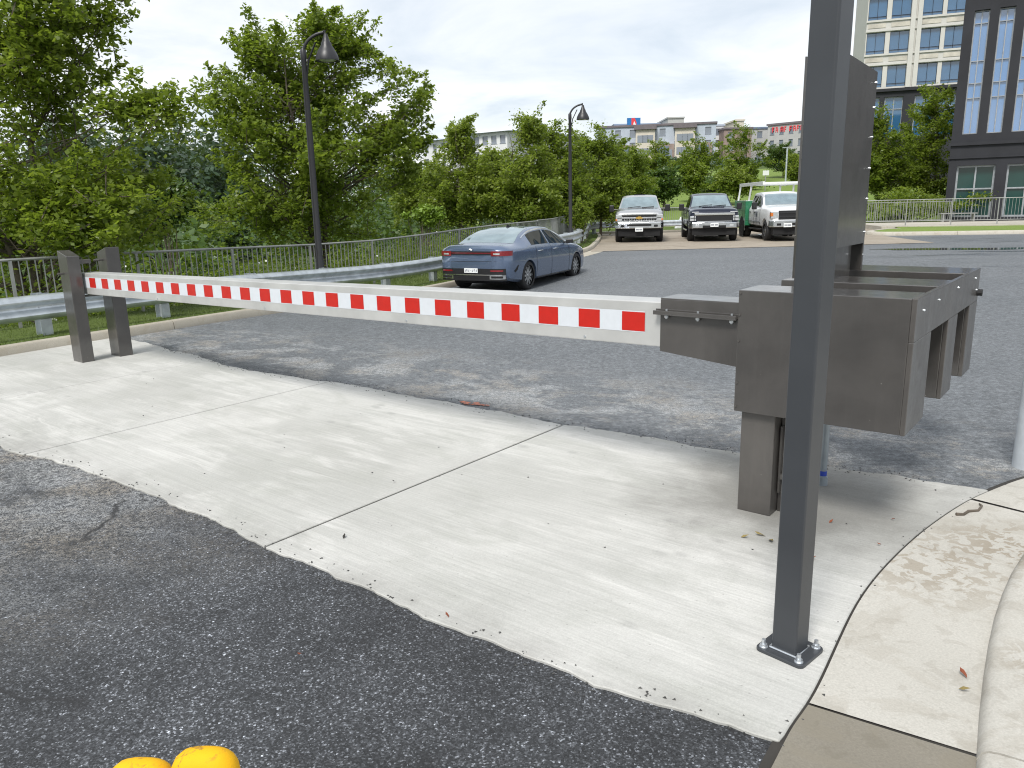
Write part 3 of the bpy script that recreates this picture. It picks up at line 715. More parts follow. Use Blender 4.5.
    gr.add([(-.03+rag(a*3, .02, 9), -.03+rag(a*2, .02, 8), .001) for a in (0,)], [])
    # tall housing above the pivot
    t0, t1 = 1.262-z0, 2.46-z0
    ho = MB()
    n = 10
    top = [(.55+.67*k/n, t1-.03*(k/n)) for k in range(n+1)]
    ho.prism([(.55, t0)]+[(.64, t0), (.64, t0+.17), (1.20, t0+.17), (1.20, t0), (1.22, t0)]+top[::-1], .245, .252, 'x')
    ho.prism([(.55, t0), (.64, t0), (.64, t0+.17), (1.20, t0+.17), (1.20, t0), (1.22, t0)]+top[::-1], .045, .052, 'x')
    ho.box(.0525, .2445, .5505, .557, t0, t1-.004)
    ho.box(.0525, .2445, 1.213, 1.2195, t0, t1-.07)
    for k in range(n):
        (y0, z0_), (y1, z1_) = top[k], top[k+1]
        ho.add([(.0525, y0, z0_-.001), (.2445, y0, z0_-.001), (.2445, y1, z1_-.001), (.0525, y1, z1_-.001), (.0525, y0, z0_-.007), (.2445, y0, z0_-.007), (.2445, y1, z1_-.007), (.0525, y1, z1_-.007)],
               [(0, 1, 2, 3), (7, 6, 5, 4), (0, 4, 5, 1), (2, 6, 7, 3)])
    ho.box(.10, .21, .66, 1.10, t0-.3, t0+.5)
    hs = ho.build('housing', M['bronze'], g)
    for z in (1.36, 1.50, 1.70, 1.88, 2.06, 2.23, 2.37):
        MB().cyl((.252, 1.205, z-z0), .0075, .003, 'x', 8).cyl((.2545, 1.205, z-z0), .005, .004, 'x', 8).build('screw', M['zinc'], hs)
    # post the arm rests in at the far end
    c = thing('latch_stand', 'pair of square charcoal posts with slanted tops holding the free end of the barrier arm', 'latch post', (*bl(-8.05, .1), .012), math.atan2(BU[1], BU[0]))
    for (w0, w1, za_, zb_) in ((-.275, -.135, 1.30, 1.235), (.165, .325, 1.25, 1.315)):
        p = MB().add([(-.12, w0, 0), (.12, w0, 0), (.12, w1, 0), (-.12, w1, 0), (-.12, w0, za_), (.12, w0, zb_), (.12, w1, zb_), (-.12, w1, za_)],
                     [(3, 2, 1, 0), (4, 5, 6, 7), (0, 1, 5, 4), (1, 2, 6, 5), (2, 3, 7, 6), (3, 0, 4, 7)]).build('post', M['bronze'], c, bevel=.005)
    MB().box(-.06, .06, -.134, .164, .755, .772).build('rest_plate', M['bronze'], c, bevel=.002)
    for q in ([(-.02, -.34, 1.04), (-.02, -.26, 1.04)], [(.02, .06, 1.17), (.02, .2, 1.17)]): MB().tube(q, .012, 8).build('latch_pin', M['bronze_light'], c)
    MB().box(-.05, .04, -.13, .02, 1.14, 1.185).build('latch_tongue', M['bronze_light'], c, bevel=.003)
    # square steel post in front
    q = thing('square_post', 'tall square charcoal steel post on a bolted base plate in front of the barrier', 'post', (*bl(.718, -1.222), .012), math.atan2(BU[1], BU[0])+R(-9))
    MB().box(-.05, .05, -.05, .05, .012, 3.4).build('shaft', M['darkpost'], q, bevel=.008, seg=3)
    pl = MB(); pr = []
    for cx, cy, a0 in ((.075, .07, 0), (-.075, .07, 90), (-.075, -.07, 180), (.075, -.07, 270)):
        for k in range(5): pr.append((cx+.022*math.cos(R(a0+22.5*k)), cy+.022*math.sin(R(a0+22.5*k))))
    pl.prism(pr, 0, .014, 'z'); pl.build('base_plate', M['darkpost'], q, bevel=.002)
    wl = MB().tube([(-.053, -.053, .017), (.053, -.053, .017), (.053, .053, .017), (-.053, .053, .017), (-.053, -.053, .017)], .005, 6); wl.build('weld', M['zinc'], q)
    for sx in (-1, 1):
        for sy in (-1, 1):
            b = MB().cyl((sx*.072, sy*.068, .0142), .017, .003, 'z', 14).cyl((sx*.072, sy*.068, .0173), .0135, .011, 'z', 6).cyl((sx*.072, sy*.068, .0284), .0075, .018, 'z', 10)
            b.build('anchor_bolt', M['zinc'], q)
    MB().box(-.0515, .0515, -.0515, .0515, 3.4005, 3.406).build('cap', M['darkpost'], q)
    k = thing('conduit_pipe', 'thin grey conduit pipe with blue tape rising from the slab behind the square post', 'pipe', (*bl(.265, .66), .012))
    MB().cyl((0, 0, 0), .021, .575, 'z', 14).build('pipe', M['pipe'], k, smooth=40)
    MB().cyl((0, 0, .06), .0222, .03, 'z', 14).build('tape_band', M['blue_tape'], k, smooth=40)
    MB().cyl((0, 0, 0), .03, .05, 'z', 14).build('collar', M['pipe'], k, smooth=40)
    o = thing('bollard', 'pale galvanised round post cut off by the right edge beside the gutter', 'bollard', (3.30, 4.66, 0))
    MB().lathe([(0, 0), (.095, 0), (.095, 1.05), (.085, 1.09), (.05, 1.115), (0, 1.12)], 24).build('tube', M['bolpost'], o, smooth=50)
    # yellow hand truck below the frame: only its loop grips show
    hx, hy = gpt(206, 774, .93)
    h = thing('hand_cart', 'yellow rounded handle loops of a cart poking up at the bottom edge', 'hand cart', (hx, hy, .0), R(-4))
    for i, dx in enumerate((0, -.0985)):
        r = .0225; pts = []
        dz = .0 if i == 0 else -.022
        for a in np.linspace(0, 180, 15): ca = math.cos(R(a)); pts.append((dx+r*1.05*math.copysign(abs(ca)**.7, ca), 0, .934+dz+.011*abs(math.sin(R(a)))**.6))
        pts = [(dx+r*1.05, 0, .72)]+pts+[(dx-r*1.05, 0, .72)]
        MB().tube(pts, .0255, 16).build('grip', M['yellow'], h, smooth=60)
    fr = MB()
    for dx in (0, -.0985): fr.tube([(dx, 0, .735), (dx, 0, .12)], .014, 10)
    fr.tube([(-.18, 0, .15), (.09, 0, .15)], .014, 10).tube([(-.093, 0, .5), (0, 0, .5)], .012, 10)
    fr.box(-.16, .07, -.22, 0, .016, .024)
    fr.box(-.16, .07, -.012, 0, .024, .2)
    fr.build('frame', M['black'], h)
    for x in (-.2, .09): MB().cyl((x, .03, .10), .10, .035, 'x', 24).build('wheel', M['rubber'], h, smooth=40)
barrier()

# ================================================================== guardrail, railings, lamp posts
def guardrail():
    base = K[np.argmin(abs(K[:, 1]-2)):np.argmin(abs(K[:, 1]-38))]
    line = offset(base, .62)
    line = np.vstack([line, smooth_line([tuple(line[-1]+np.array((.1, .6))), (4.15, 39.6), (4.75, 41.0), (5.9, 41.75), (8, 41.95), (12, 41.95), (17.4, 41.9)], 8)])
    line = resample(line, .3)
    g = thing('guardrail', 'galvanised W beam guardrail curving along the kerb and behind the trucks', 'guardrail', (float(line[0][0]), float(line[0][1]), 0))
    o = np.array(g.location[:2])
    prof = [(.0, .665), (-.03, .655), (-.075, .61), (-.08, .595), (-.075, .58), (-.012, .525), (-.005, .50), (-.012, .475), (-.075, .42), (-.08, .405), (-.075, .39), (-.03, .345), (0, .335)]
    r = sweep('rail', line-o, prof, M['galv'], lambda x, y: zroad(x+o[0], y+o[1])+.0, g, smooth=30)
    s = r.modifiers.new('thickness', 'SOLIDIFY'); s.thickness = .006
    bl_ = MB()
    pl = resample(offset(line, .0), 1.905)
    t = np.gradient(pl, axis=0); t /= np.linalg.norm(t, axis=1)[:, None]
    for i, p in enumerate(pl):
        a = math.atan2(t[i][1], t[i][0])
        zz = float(zroad(*p))
        d = Matrix.Translation((p[0]-o[0], p[1]-o[1], zz)) @ Matrix.Rotation(a, 4, 'Z')
        mb = MB().box(-.075, .075, .03, .038, -.1, .68).box(-.075, .075, .172, .18, -.1, .68).box(-.006, .006, .038, .172, -.1, .68)
        mb.v = [tuple(d @ Vector(v)) for v in mb.v]
        po = mb.build('post', M['galv'], g)
        for sgn in (-1, 1):
            mb = MB().cyl((sgn*.09, -.004, .50), .012, -.014, 'y', 6); mb.v = [tuple(d @ Vector(v)) for v in mb.v]; bl_.add(mb.v, mb.f)
    bl_.build('bolt_heads', M['zinc'], r)
guardrail()

def railing(line, zf, label, h0=.1, h1=1.08, panel=2.1, bar=.115, group=None, bt=.010):
    line = resample(line, panel)
    g = thing('metal_railing', label, 'railing', (*map(float, line[0]), 0), 0, group)
    o = line[0]
    def pt(p, z): return (p[0]-o[0], p[1]-o[1], z+float(zf(*p)))
    rl = MB()
    for i in range(len(line)-1):
        for z, r in ((h1, .024), (h0+.08, .018)):
            rl.tube([pt(line[i], z), pt(line[i+1], z)], r, 6)
    rl.build('rail', M['fence'], g)
    for p in line: MB().tube([pt(p, -.1), pt(p, h1-.01)], .03, 4).build('post', M['fence'], g)
    for i in range(len(line)-1):
        a, b = line[i], line[i+1]; n = max(2, int(np.linalg.norm(b-a)/bar)); mb = MB()
        for k in range(1, n):
            q = a+(b-a)*k/n; mb.tube([pt(q, h0+.08), pt(q, h1)], bt, 4, caps=False)
        mb.build('bars', M['fence'], g)
fl = offset(K[(K[:, 1] > 3) & (K[:, 1] < 27.6)], 1.75)
fl2 = offset(K[(K[:, 1] >= 27.6) & (K[:, 1] < 39)], 1.6)
railing(fl, lambda x, y: zroad(x, y)+.08, 'long grey metal bar railing along the left verge in front of the trees', h1=1.02)
railing(np.vstack([fl[-1:], fl2, [(4.0, 44.4)]]), lambda x, y: .1, 'short grey bar railing running past the far lamp post', h1=1.02)
railing(np.array([(4.0, 44.4), (14, 44.5), (25, 44.4)]), lambda x, y: .1, 'grey bar railing behind the parked pickup trucks', h1=1.18)
railing(np.array([(17.6, 39.1), (30, 36.8), (50, 32.6)]), lambda x, y: .25, 'grey bar railing on the path in front of the dark brick building', h1=1.2, bar=.14)

def lamp(loc, a, label, h=5.12):
    g = thing('street_lamp', label, 'street lamp', loc, a, 'curved arm lamp posts behind the guardrail')
    MB().lathe([(.13, 0), (.13, .05), (.1, .12), (.085, .7), (.07, .75), (.065, h*.55), (.052, h-.55), (.06, h-.52), (.06, h-.36), (.03, h-.3), (0, h-.29)], 14).build('pole', M['lamp_black'], g, smooth=40)
    pts = [(.0, 0, h-.62), (.0, 0, h-.42)]+[(.5-.5*math.cos(R(t)), 0, h-.42+.40*math.sin(R(t))) for t in np.linspace(8, 82, 9)]
    MB().tube(pts, [.034]*3+[.032]*8, 8).tube([(.02, 0, h-.9), (.10, 0, h-.52), (.26, 0, h-.2)], .018, 6).cyl((.45, 0, h-.07), .022, .09, 'z', 8).build('arm', M['lamp_black'], g, smooth=60)
    sh = MB().lathe([(0, h-.04), (.035, h-.05), (.055, h-.12), (.075, h-.19), (.10, h-.22), (.105, h-.26), (.17, h-.36), (.215, h-.45), (.232, h-.53), (.232, h-.55), (.21, h-.55), (.2, h-.5)], 20, (.47, 0, 0)).build('shade', M['lamp_black'], g, smooth=40)
    MB().lathe([(0, h-.57), (.12, h-.56), (.19, h-.53)], 16, (.47, 0, 0)).build('lens', M['clear_lens'], sh, smooth=60)
x, y, _ = at(318, 240, 16.4)
lamp((x, y, 0), R(0), 'nearer of two black curved arm lamp posts, rising before the big tree')
x, y, _ = at(570.5, 225, 29.3)
lamp((x, y, .05), R(0), 'farther of two black curved arm lamp posts, by the bend in the guardrail')
# ================================================================== vehicles
def pch(xs, ys, x):                                      # monotone cubic
    xs = np.array(xs, float); ys = np.array(ys, float); h = np.diff(xs); d = np.diff(ys)/h
    m = np.zeros_like(ys); m[0] = d[0]; m[-1] = d[-1]
    for i in range(1, len(xs)-1):
        m[i] = 0 if d[i-1]*d[i] <= 0 else 3*(h[i-1]+h[i])/((2*h[i]+h[i-1])/d[i-1]+(h[i]+2*h[i-1])/d[i])
    x = np.clip(x, xs[0], xs[-1]); i = np.clip(np.searchsorted(xs, x)-1, 0, len(xs)-2); t = (x-xs[i])/h[i]
    return (1+2*t)*(1-t)**2*ys[i]+t*(1-t)**2*h[i]*m[i]+t*t*(3-2*t)*ys[i+1]+t*t*(t-1)*h[i]*m[i+1]
class Loft:
    """car body: stations along x (0 = tail), tables of half width, sill, belt, roof edge and crown heights"""
    def __init__(s, T): s.T = T
    def g(s, k, x): a = s.T[k]; return float(pch([p[0] for p in a], [p[1] for p in a], x))
    def ring(s, x):
        w, zb, bl_, wr, ze, zt = (s.g(k, x) for k in ('w', 'zb', 'belt', 'wr', 'ze', 'zt'))
        mid = zb+(bl_-zb)*.52
        return [(0, zb), (.6*w, zb), (.9*w, zb+.015), (.975*w, zb+.07), (.995*w, zb+(bl_-zb)*.3), (w, mid), (.99*w, bl_-.10), (.965*w, bl_-.03), (.935*w, bl_),
                (wr, ze), (wr*.93, ze+(zt-ze)*.45), (wr*.7, ze+(zt-ze)*.8), (wr*.35, ze+(zt-ze)*.96), (0, zt)]
    def body(s, x0, x1, n, name, mat, parent, arches=(), bulge0=.02, bulge1=.03):
        xs = np.linspace(x0, x1, n); G = []
        for x in xs:
            r = s.ring(x); G.append([(x, y, z) for y, z in r]+[(x, -y, z) for y, z in r[-2:0:-1]])
        m = len(G[0]); mb = MB(); vs = [p for r in G for p in r]
        fs = [(i*m+j, i*m+(j+1) % m, (i+1)*m+(j+1) % m, (i+1)*m+j) for i in range(n-1) for j in range(m)]
        mb.add(vs, fs)
        for i, xb in ((0, x0-bulge0), (n-1, x1+bulge1)):
            r = np.array(G[i]); c = r.mean(0); c[2] = (r[:, 2].min()+r[:, 2].max())/2
            inner = [(xb, *(c[1:]+(p[1:]-c[1:])*.82)) for p in r]
            k = len(mb.v); mb.v += inner
            for j in range(m): mb.f.append((i*m+j, i*m+(j+1) % m, k+(j+1) % m, k+j)); mb.mi.append(0)
            mb.f.append(tuple(k+j for j in range(m))); mb.mi.append(0)
        o = mb.build(name, mat, None, smooth=None)
        for (ax, rad, w_in, zc) in arches:
            for sg in (-1, 1):
                c = MB().tube([(ax, sg*w_in, zc), (ax, sg*1.4, zc)], rad, 36).build('cutter', mat)
                md = o.modifiers.new('arch', 'BOOLEAN'); md.object = c; md.operation = 'DIFFERENCE'; md.solver = 'EXACT'
        if arches:
            dg = bpy.context.evaluated_depsgraph_get()
            me = bpy.data.meshes.new_from_object(o.evaluated_get(dg)); o.modifiers.clear(); o.data = me
            for c in [c for c in bpy.data.objects if c.name.startswith('cutter')]: bpy.data.objects.remove(c)
        o.data.shade_smooth(); o.data.set_sharp_from_angle(angle=R(32)); o.parent = parent; o.data.name = name
        return o
    def side_patch(s, x0, x1, f0, f1, sg, off, mb, n=16, i0=8, i1=9):
        G = []
        for x in np.linspace(x0, x1, n):
            r = s.ring(x); a = np.array(r[i0]); b = np.array(r[i1]); row = []
            nrm = np.array((b[1]-a[1], -(b[0]-a[0]))); nrm /= np.linalg.norm(nrm)+1e-9
            for f in np.linspace(f0, f1, 4):
                q = a+(b-a)*f+nrm*off; row.append((x, sg*q[0], q[1]))
            G.append(row)
        mb.grid(G)
    def top_patch(s, x0, x1, f, off, mb, n=14, f_of=None):
        G = []
        for x in np.linspace(x0, x1, n):
            r = s.ring(x)[9:]; ff = f if f_of is None else f_of(x)
            ys_ = [p[0] for p in r][::-1]; zs_ = [p[1] for p in r][::-1]
            row = []
            for u in np.linspace(-1, 1, 13):
                y = u*ff*r[0][0]; row.append((x, y, float(np.interp(abs(y), ys_, zs_))+off))
            G.append(row)
        mb.grid(G)
def wheel(parent, x, y, r, w, sg, rim_mat, spokes=10, rim=.72):
    g = MB(); k = 32
    prof = [(rim*r, -.5*w), (.9*r, -.5*w), (.97*r, -.42*w), (r, -.3*w), (r, .3*w), (.97*r, .42*w), (.9*r, .5*w), (rim*r, .5*w)]
    g.lathe(prof, k); 
    def turn(mb): mb.v = [(x+v[0], y+sg*v[2], r+v[1]) for v in mb.v]; return mb
    t = turn(g).build('wheel', M['rubber'], parent, smooth=40)
    d = MB().lathe([(rim*r, -.4*w), (rim*r, .30*w), (rim*r*.97, .34*w), (rim*r*.93, .28*w), (rim*r*.9, .05*w), (0, .04*w)], k)
    turn(d).build('rim', M['dark'], t, smooth=40)
    sp = MB()
    for i in range(spokes):
        a = 2*PI*i/spokes; c, s_ = math.cos(a), math.sin(a); h = .018+.012*(5/spokes)
        p = [(.08*r, -h*1.5), (rim*r*.96, -h*.8), (rim*r*.96, h*.8), (.08*r, h*1.5)]
        q = [(u*c-v*s_, u*s_+v*c) for u, v in p]
        sp.prism(q, .20*w, .36*w, 'z')
    sp.lathe([(rim*r*.93, .30*w), (rim*r*.93, .37*w), (rim*r*.985, .37*w), (rim*r*.985, .30*w)], k)
    sp.lathe([(0, .40*w), (.10*r, .40*w), (.13*r, .36*w), (.13*r, .2*w)], 16)
    turn(sp).build('rim', rim_mat, t)
    return t

def sedan():
    # heading of the car, rear axle on the ground
    th = R(27); hd = np.array([math.sin(th), math.cos(th)]); ra = np.array([-.36, 18.0])
    XR = 1.02; o2 = ra-hd*XR
    g = thing('parked_car', 'slate blue four door sedan parked alone on the dark asphalt beside the guardrail', 'car', (o2[0], o2[1], -.195), math.atan2(hd[1], hd[0])); g.scale = (1, 1, .96)
    T = dict(w=[(0, .66), (.06, .78), (.16, .86), (.4, .905), (1.0, .93), (2.4, .93), (3.9, .925), (4.4, .88), (4.7, .78), (4.86, .62)],
             zb=[(0, .34), (.25, .26), (.7, .2), (3.9, .19), (4.5, .2), (4.86, .26)],
             belt=[(0, .96), (.2, 1.0), (.8, 1.0), (1.8, .985), (3.3, .95), (3.7, .925), (4.4, .80), (4.86, .60)],
             wr=[(0, .60), (.3, .74), (.55, .77), (1.2, .66), (1.8, .60), (2.6, .60), (3.1, .66), (3.7, .77), (4.4, .74), (4.86, .5)],
             ze=[(0, 1.0), (.15, 1.055), (.45, 1.05), (.62, 1.06), (1.1, 1.245), (1.6, 1.36), (2.2, 1.40), (2.65, 1.37), (3.15, 1.2), (3.68, .965), (4.4, .845), (4.86, .63)],
             zt=[(0, 1.02), (.14, 1.095), (.35, 1.075), (.62, 1.10), (1.1, 1.30), (1.6, 1.415), (2.2, 1.448), (2.65, 1.425), (3.15, 1.255), (3.68, 1.01), (4.4, .88), (4.86, .65)])
    Lf = Loft(T)
    body = Lf.body(0, 4.86, 90, 'body', M['blue_paint'], g, [(XR, .365, .60, .33), (XR+2.85, .365, .60, .33)])
    for sg in (-1, 1):
        for x in (XR, XR+2.85): wheel(g, x, sg*.80, .335, .225, sg, M['silver_wheel'], 10)
    # glass
    mb = MB(); Lf.top_patch(.66, 1.72, .90, .004, mb); mb.build('rear_window', M['pale_glass'], g, smooth=60)
    mb = MB(); Lf.top_patch(2.72, 3.62, .90, .004, mb); mb.build('windscreen', M['car_glass'], g, smooth=60)
    for sg in (-1, 1):
        for x0, x1, f0, f1 in ((1.30, 2.22, .10, .86), (2.30, 3.33, .08, .86)):
            mb = MB(); Lf.side_patch(x0, x1, f0, f1, sg, .004, mb); mb.build('side_window', M['car_glass'], g, smooth=60)
        mb = MB(); Lf.side_patch(1.0, 3.5, .90, .985, sg, .006, mb, 24); mb.build('window_trim', M['chrome'], g, smooth=60)
        # door seams and handles
        for x in (1.42, 2.27, 3.35):
            sm = MB()
            for i in (3, 4, 5, 6, 7):
                r = Lf.ring(x); a, b = r[i], r[i+1]
                sm.add([(x-.006, sg*(a[0]+.002), a[1]), (x+.006, sg*(a[0]+.002), a[1]), (x+.006, sg*(b[0]+.002), b[1]), (x-.006, sg*(b[0]+.002), b[1])], [(0, 1, 2, 3)])
            sm.build('door_seam', M['dark'], body)
        for x in (1.62, 2.50):
            y = Lf.ring(x)[6][0]
            MB().tube([(x-.10, sg*(y-.004), .875), (x-.09, sg*(y+.022), .88), (x+.09, sg*(y+.022), .88), (x+.10, sg*(y-.004), .875)], .012, 6).build('door_handle', M['chrome'], g, smooth=60)
        mr = MB().tube([(3.22, sg*.80, .98), (3.22, sg*.93, 1.0)], .02, 6); mr.build('mirror_arm', M['black'], g)
        m2 = MB().add([(3.16, sg*.91, .95), (3.19, sg*1.09, .97), (3.30, sg*1.06, .99), (3.32, sg*.92, .96), (3.16, sg*.91, 1.06), (3.19, sg*1.09, 1.075), (3.28, sg*1.05, 1.075), (3.30, sg*.92, 1.06)],
                 [(3, 2, 1, 0), (4, 5, 6, 7), (0, 1, 5, 4), (1, 2, 6, 5), (2, 3, 7, 6), (3, 0, 4, 7)]).build('mirror', M['black'], g, bevel=.02)
        # sill strip
        MB().tube([(XR+.42, sg*.915, .25), (XR+2.42, sg*.915, .25)], .014, 6).build('sill_trim', M['black'], g)
        # vent slit behind the rear wheel
        r = Lf.ring(.42)
        MB().add([(.50, sg*.912, .62), (.46, sg*.912, .62), (.30, sg*.895, .50), (.34, sg*.90, .46), (.44, sg*.91, .52)], [(0, 1, 2, 3, 4)]).build('bumper_slit', M['dark'], g)
    # tail: everything follows the curve of the bumper
    wt = T['w']
    def xr(y, k=1.0): return float(np.interp(abs(y)*k, [0, .50, .62, .70, .78, .84, .88, .905], [-.02, -.018, -.008, .012, .055, .12, .20, .36]))
    def tail(name, z0, z1, y0, y1, mat, off=.006, depth=.03, lean=.0, parent=g, n=18):
        f = []; bk = []
        for y in np.linspace(y0, y1, n): f.append([(xr(y)-off+lean*0, y, z0), (xr(y)-off+lean, y, z1)]); bk.append([(xr(y)-off+depth, y, z0), (xr(y)-off+depth+lean, y, z1)])
        G = [[f[i][0], f[i][1], bk[i][1], bk[i][0], f[i][0]] for i in range(n)]
        m = MB().grid(G); k = len(G[0])-1
        m.add([G[0][j] for j in range(k)], [tuple(range(k))]); m.add([G[-1][j] for j in range(k)], [tuple(range(k))])
        return m.build(name, mat, parent, smooth=30)
    tail('tail_panel', .875, .955, -.86, .86, M['dark'], .012, .05)
    tail('light_bar', .908, .925, -.60, .60, M['red_lens'], .018, .03)
    for sg in (-1, 1):
        tl = tail('tail_light', .85, .96, sg*.50, sg*.885, M['red_lens'], .02, .06)
        tail('reverse_lamp', .88, .915, sg*.56, sg*.70, M['clear_lens'], .026, .03, parent=tl)
        tail('reflector', .50, .535, sg*.48, sg*.76, M['red_lens'], .02, .04)
        tail('exhaust_trim', .33, .42, sg*.46, sg*.80, M['chrome'], .022, .05)
        tail('exhaust_pipe', .35, .40, sg*.50, sg*.76, M['dark'], .028, .04)
    tail('trunk_seam', .722, .73, -.62, .62, M['dark'], .004, .02)
    tail('bumper_insert', .43, .565, -.80, .80, M['black'], .012, .04)
    tail('bumper_skirt', .29, .43, -.80, .80, M['black'], .01, .05)
    tail('bumper_trim', .415, .432, -.74, .74, M['chrome'], .022, .04)
    pl = bx('number_plate', -.052, -.044, -.17, .17, .47, .575, M['plate'], g, bevel=.002)
    ik = MB()
    for i, y in enumerate((.135, .10, .055, .0, -.045, -.09, -.135)):
        if i == 3: ik.box(-.0535, -.0525, y-.006, y+.006, .52, .53); continue
        w = .013; ik.box(-.0535, -.0525, y-w, y-w+.007, .50, .55); ik.box(-.0535, -.0525, y-w+.0075, y+w, .542 if i % 2 else .50, .55 if i % 2 else .508)
        ik.box(-.0535, -.0525, y+w-.007, y+w, .508, .541) if i % 3 else ik.box(-.0535, -.0525, y-w+.0075, y+w, .522, .529)
    ik.build('lettering', M['ink'], pl)
    em = MB().tube([(-.036, .06, .985), (-.036, .02, 1.005), (-.036, -.02, .985), (-.036, -.06, 1.005)], .006, 6); em.build('emblem', M['chrome'], g)
    fin = MB().add([(1.72, -.018, 1.43), (1.72, .018, 1.43), (1.95, .02, 1.44), (1.95, -.02, 1.44), (1.745, -.004, 1.50), (1.745, .004, 1.50)], [(0, 1, 5, 4), (1, 2, 5), (0, 4, 3), (2, 3, 4, 5), (0, 3, 2, 1)]); fin.build('antenna', M['black'], g)
    bx('underbody', .5, 4.4, -.58, .58, .17, .3, M['dark'], g)
sedan()

def pickup(loc, rz, label, paint, kind):
    g = thing('pickup_truck', label, 'truck', loc, rz, 'trucks parked in a row by the rear guardrail')
    Lg = 5.9
    T = dict(w=[(1.9, .96), (2.1, 1.0), (4.0, 1.01), (5.2, 1.01), (5.6, .98), (5.8, .94), (5.86, .90)],
             zb=[(1.9, .55), (5.2, .52), (5.86, .58)],
             belt=[(1.9, 1.30), (3.9, 1.30), (4.3, 1.30), (5.5, 1.27), (5.75, 1.24), (5.86, 1.14)],
             wr=[(1.9, .74), (3.2, .74), (3.5, .76), (4.35, .90), (5.5, .86), (5.86, .8)],
             ze=[(1.9, 1.82), (2.1, 1.88), (3.1, 1.89), (3.45, 1.82), (4.30, 1.345), (4.45, 1.32), (5.5, 1.30), (5.75, 1.27), (5.86, 1.16)],
             zt=[(1.9, 1.86), (2.1, 1.945), (3.1, 1.955), (3.45, 1.88), (4.30, 1.40), (4.5, 1.385), (5.5, 1.35), (5.75, 1.30), (5.86, 1.19)])
    Lf = Loft(T); XF, XR_ = 4.95, 1.15
    body = Lf.body(1.9, 5.86, 70, 'body', paint, g, [(XF, .47, .62, .42)], .01, .02)
    wr_ = .41
    for sg in (-1, 1):
        for x in (XF, XR_): wheel(g, x, sg*.86, wr_, .27, sg, M['chrome'] if kind != 'utility' else M['silver_wheel'], 6, .62)
    mb = MB(); Lf.top_patch(3.50, 4.24, .92, .005, mb); mb.build('windscreen', M['pale_glass'], g, smooth=60)
    wp = MB().tube([(4.27, -.5, 1.415), (4.17, .05, 1.47)], .012, 5).tube([(4.27, .1, 1.415), (4.17, .62, 1.45)], .012, 5); wp.build('wiper', M['black'], g)
    for sg in (-1, 1):
        for x0, x1 in ((2.12, 2.95), (3.03, 4.0)):
            mb = MB(); Lf.side_patch(x0, x1, .12, .86, sg, .005, mb); mb.build('side_window', M['car_glass'], g, smooth=60)
        for x in (2.05, 3.0, 4.12):
            y = Lf.ring(x)[5][0]; bx('door_seam', x-.006, x+.006, sg*(y-.01), sg*(y+.004), .62, 1.28, M['dark'], body)
        for x in (2.3, 3.2): bx('door_handle', x-.09, x+.09, sg*1.0, sg*1.035, 1.10, 1.135, M['black'], g, bevel=.008)
        MB().tube([(3.98, sg*.93, 1.33), (3.96, sg*1.17, 1.34)], .022, 6).build('mirror_arm', M['black'], g)
        bx('mirror', 3.90, 4.0, sg*1.10, sg*1.31, 1.24, 1.53, M['black'], g, bevel=.03)
        bx('step_bar', 2.2, 4.3, sg*.93, sg*1.02, .40, .46, M['chrome'] if kind != 'utility' else M['black'], g, bevel=.015)
    bx('underbody', .3, 5.6, -.70, .70, .24, .72, M['dark'], g)  # underbody box enlarged, its black standing in for the shadow beneath the truck
    bx('bumper_valance', 5.45, 5.84, -.86, .86, .27, .57, M['dark'], g)  # valance carried low in black, also filling in shadow under the nose
    X = 5.875
    dark = M['dark']; ch = M['chrome']
    if kind == 'silver':
        gf = bx('grille', X-.05, X+.012, -.70, .70, .86, 1.17, M['black'], g, bevel=.01)
        for z in (1.15, 1.01, .87): bx('grille_bar', X+.0, X+.035, -.72, .72, z-.028, z+.028, ch if z != 1.01 else paint, gf, bevel=.008)
        mesh_ = MB()
        for y in np.linspace(-.6, .6, 13): mesh_.box(X+.013, X+.02, y-.01, y+.01, .90, .98)
        mesh_.build('grille_mesh', ch, gf)
        for sg in (-1, 1):
            hl = bx('headlight', X-.20, X+.005, sg*.715, sg*.965, .88, 1.15, M['clear_lens'], g, bevel=.02)
            bx('turn_lamp', X-.19, X+.012, sg*.90, sg*.972, .90, .98, M['amber_lens'], hl, bevel=.01)
            bx('lamp_divider', X-.1, X+.012, sg*.72, sg*.90, 1.0, 1.02, dark, hl)
        bz0, bz1 = .58, .83
        bx('cab_marker', 3.05, 3.15, -.24, .24, 1.95, 1.985, dark, g, bevel=.008)
    elif kind == 'navy':
        gf = bx('grille', X-.05, X+.012, -.72, .72, .80, 1.16, M['black'], g, bevel=.01)
        bx('grille_bar', X, X+.045, -.80, .80, 1.06, 1.15, ch, gf, bevel=.015)
        bx('grille_bar', X, X+.03, -.70, .70, .80, .83, ch, gf, bevel=.008)
        for sg in (-1, 1):
            hl = bx('headlight', X-.20, X+.02, sg*.735, sg*.965, .84, 1.04, M['clear_lens'], g, bevel=.015)
            bx('lamp_divider', X-.1, X+.026, sg*.79, sg*.82, .84, 1.04, dark, hl)
            bx('turn_lamp', X-.15, X+.025, sg*.745, sg*.95, .935, .955, dark, hl)
            bx('marker_lamp', X-.1, X+.02, sg*.62, sg*.90, 1.17, 1.21, M['clear_lens'], g, bevel=.01)
        MB().box(4.6, 5.3, -.45, .45, 1.36, 1.40).build('hood_scoop', paint, g, bevel=.03)
        bz0, bz1 = .55, .78
    else:
        gf = bx('grille', X-.05, X+.012, -.70, .70, .84, 1.20, M['black'], g, bevel=.02)
        for z in (1.10, .95): bx('grille_bar', X, X+.03, -.68, .68, z-.03, z+.03, M['black'], gf, bevel=.01)
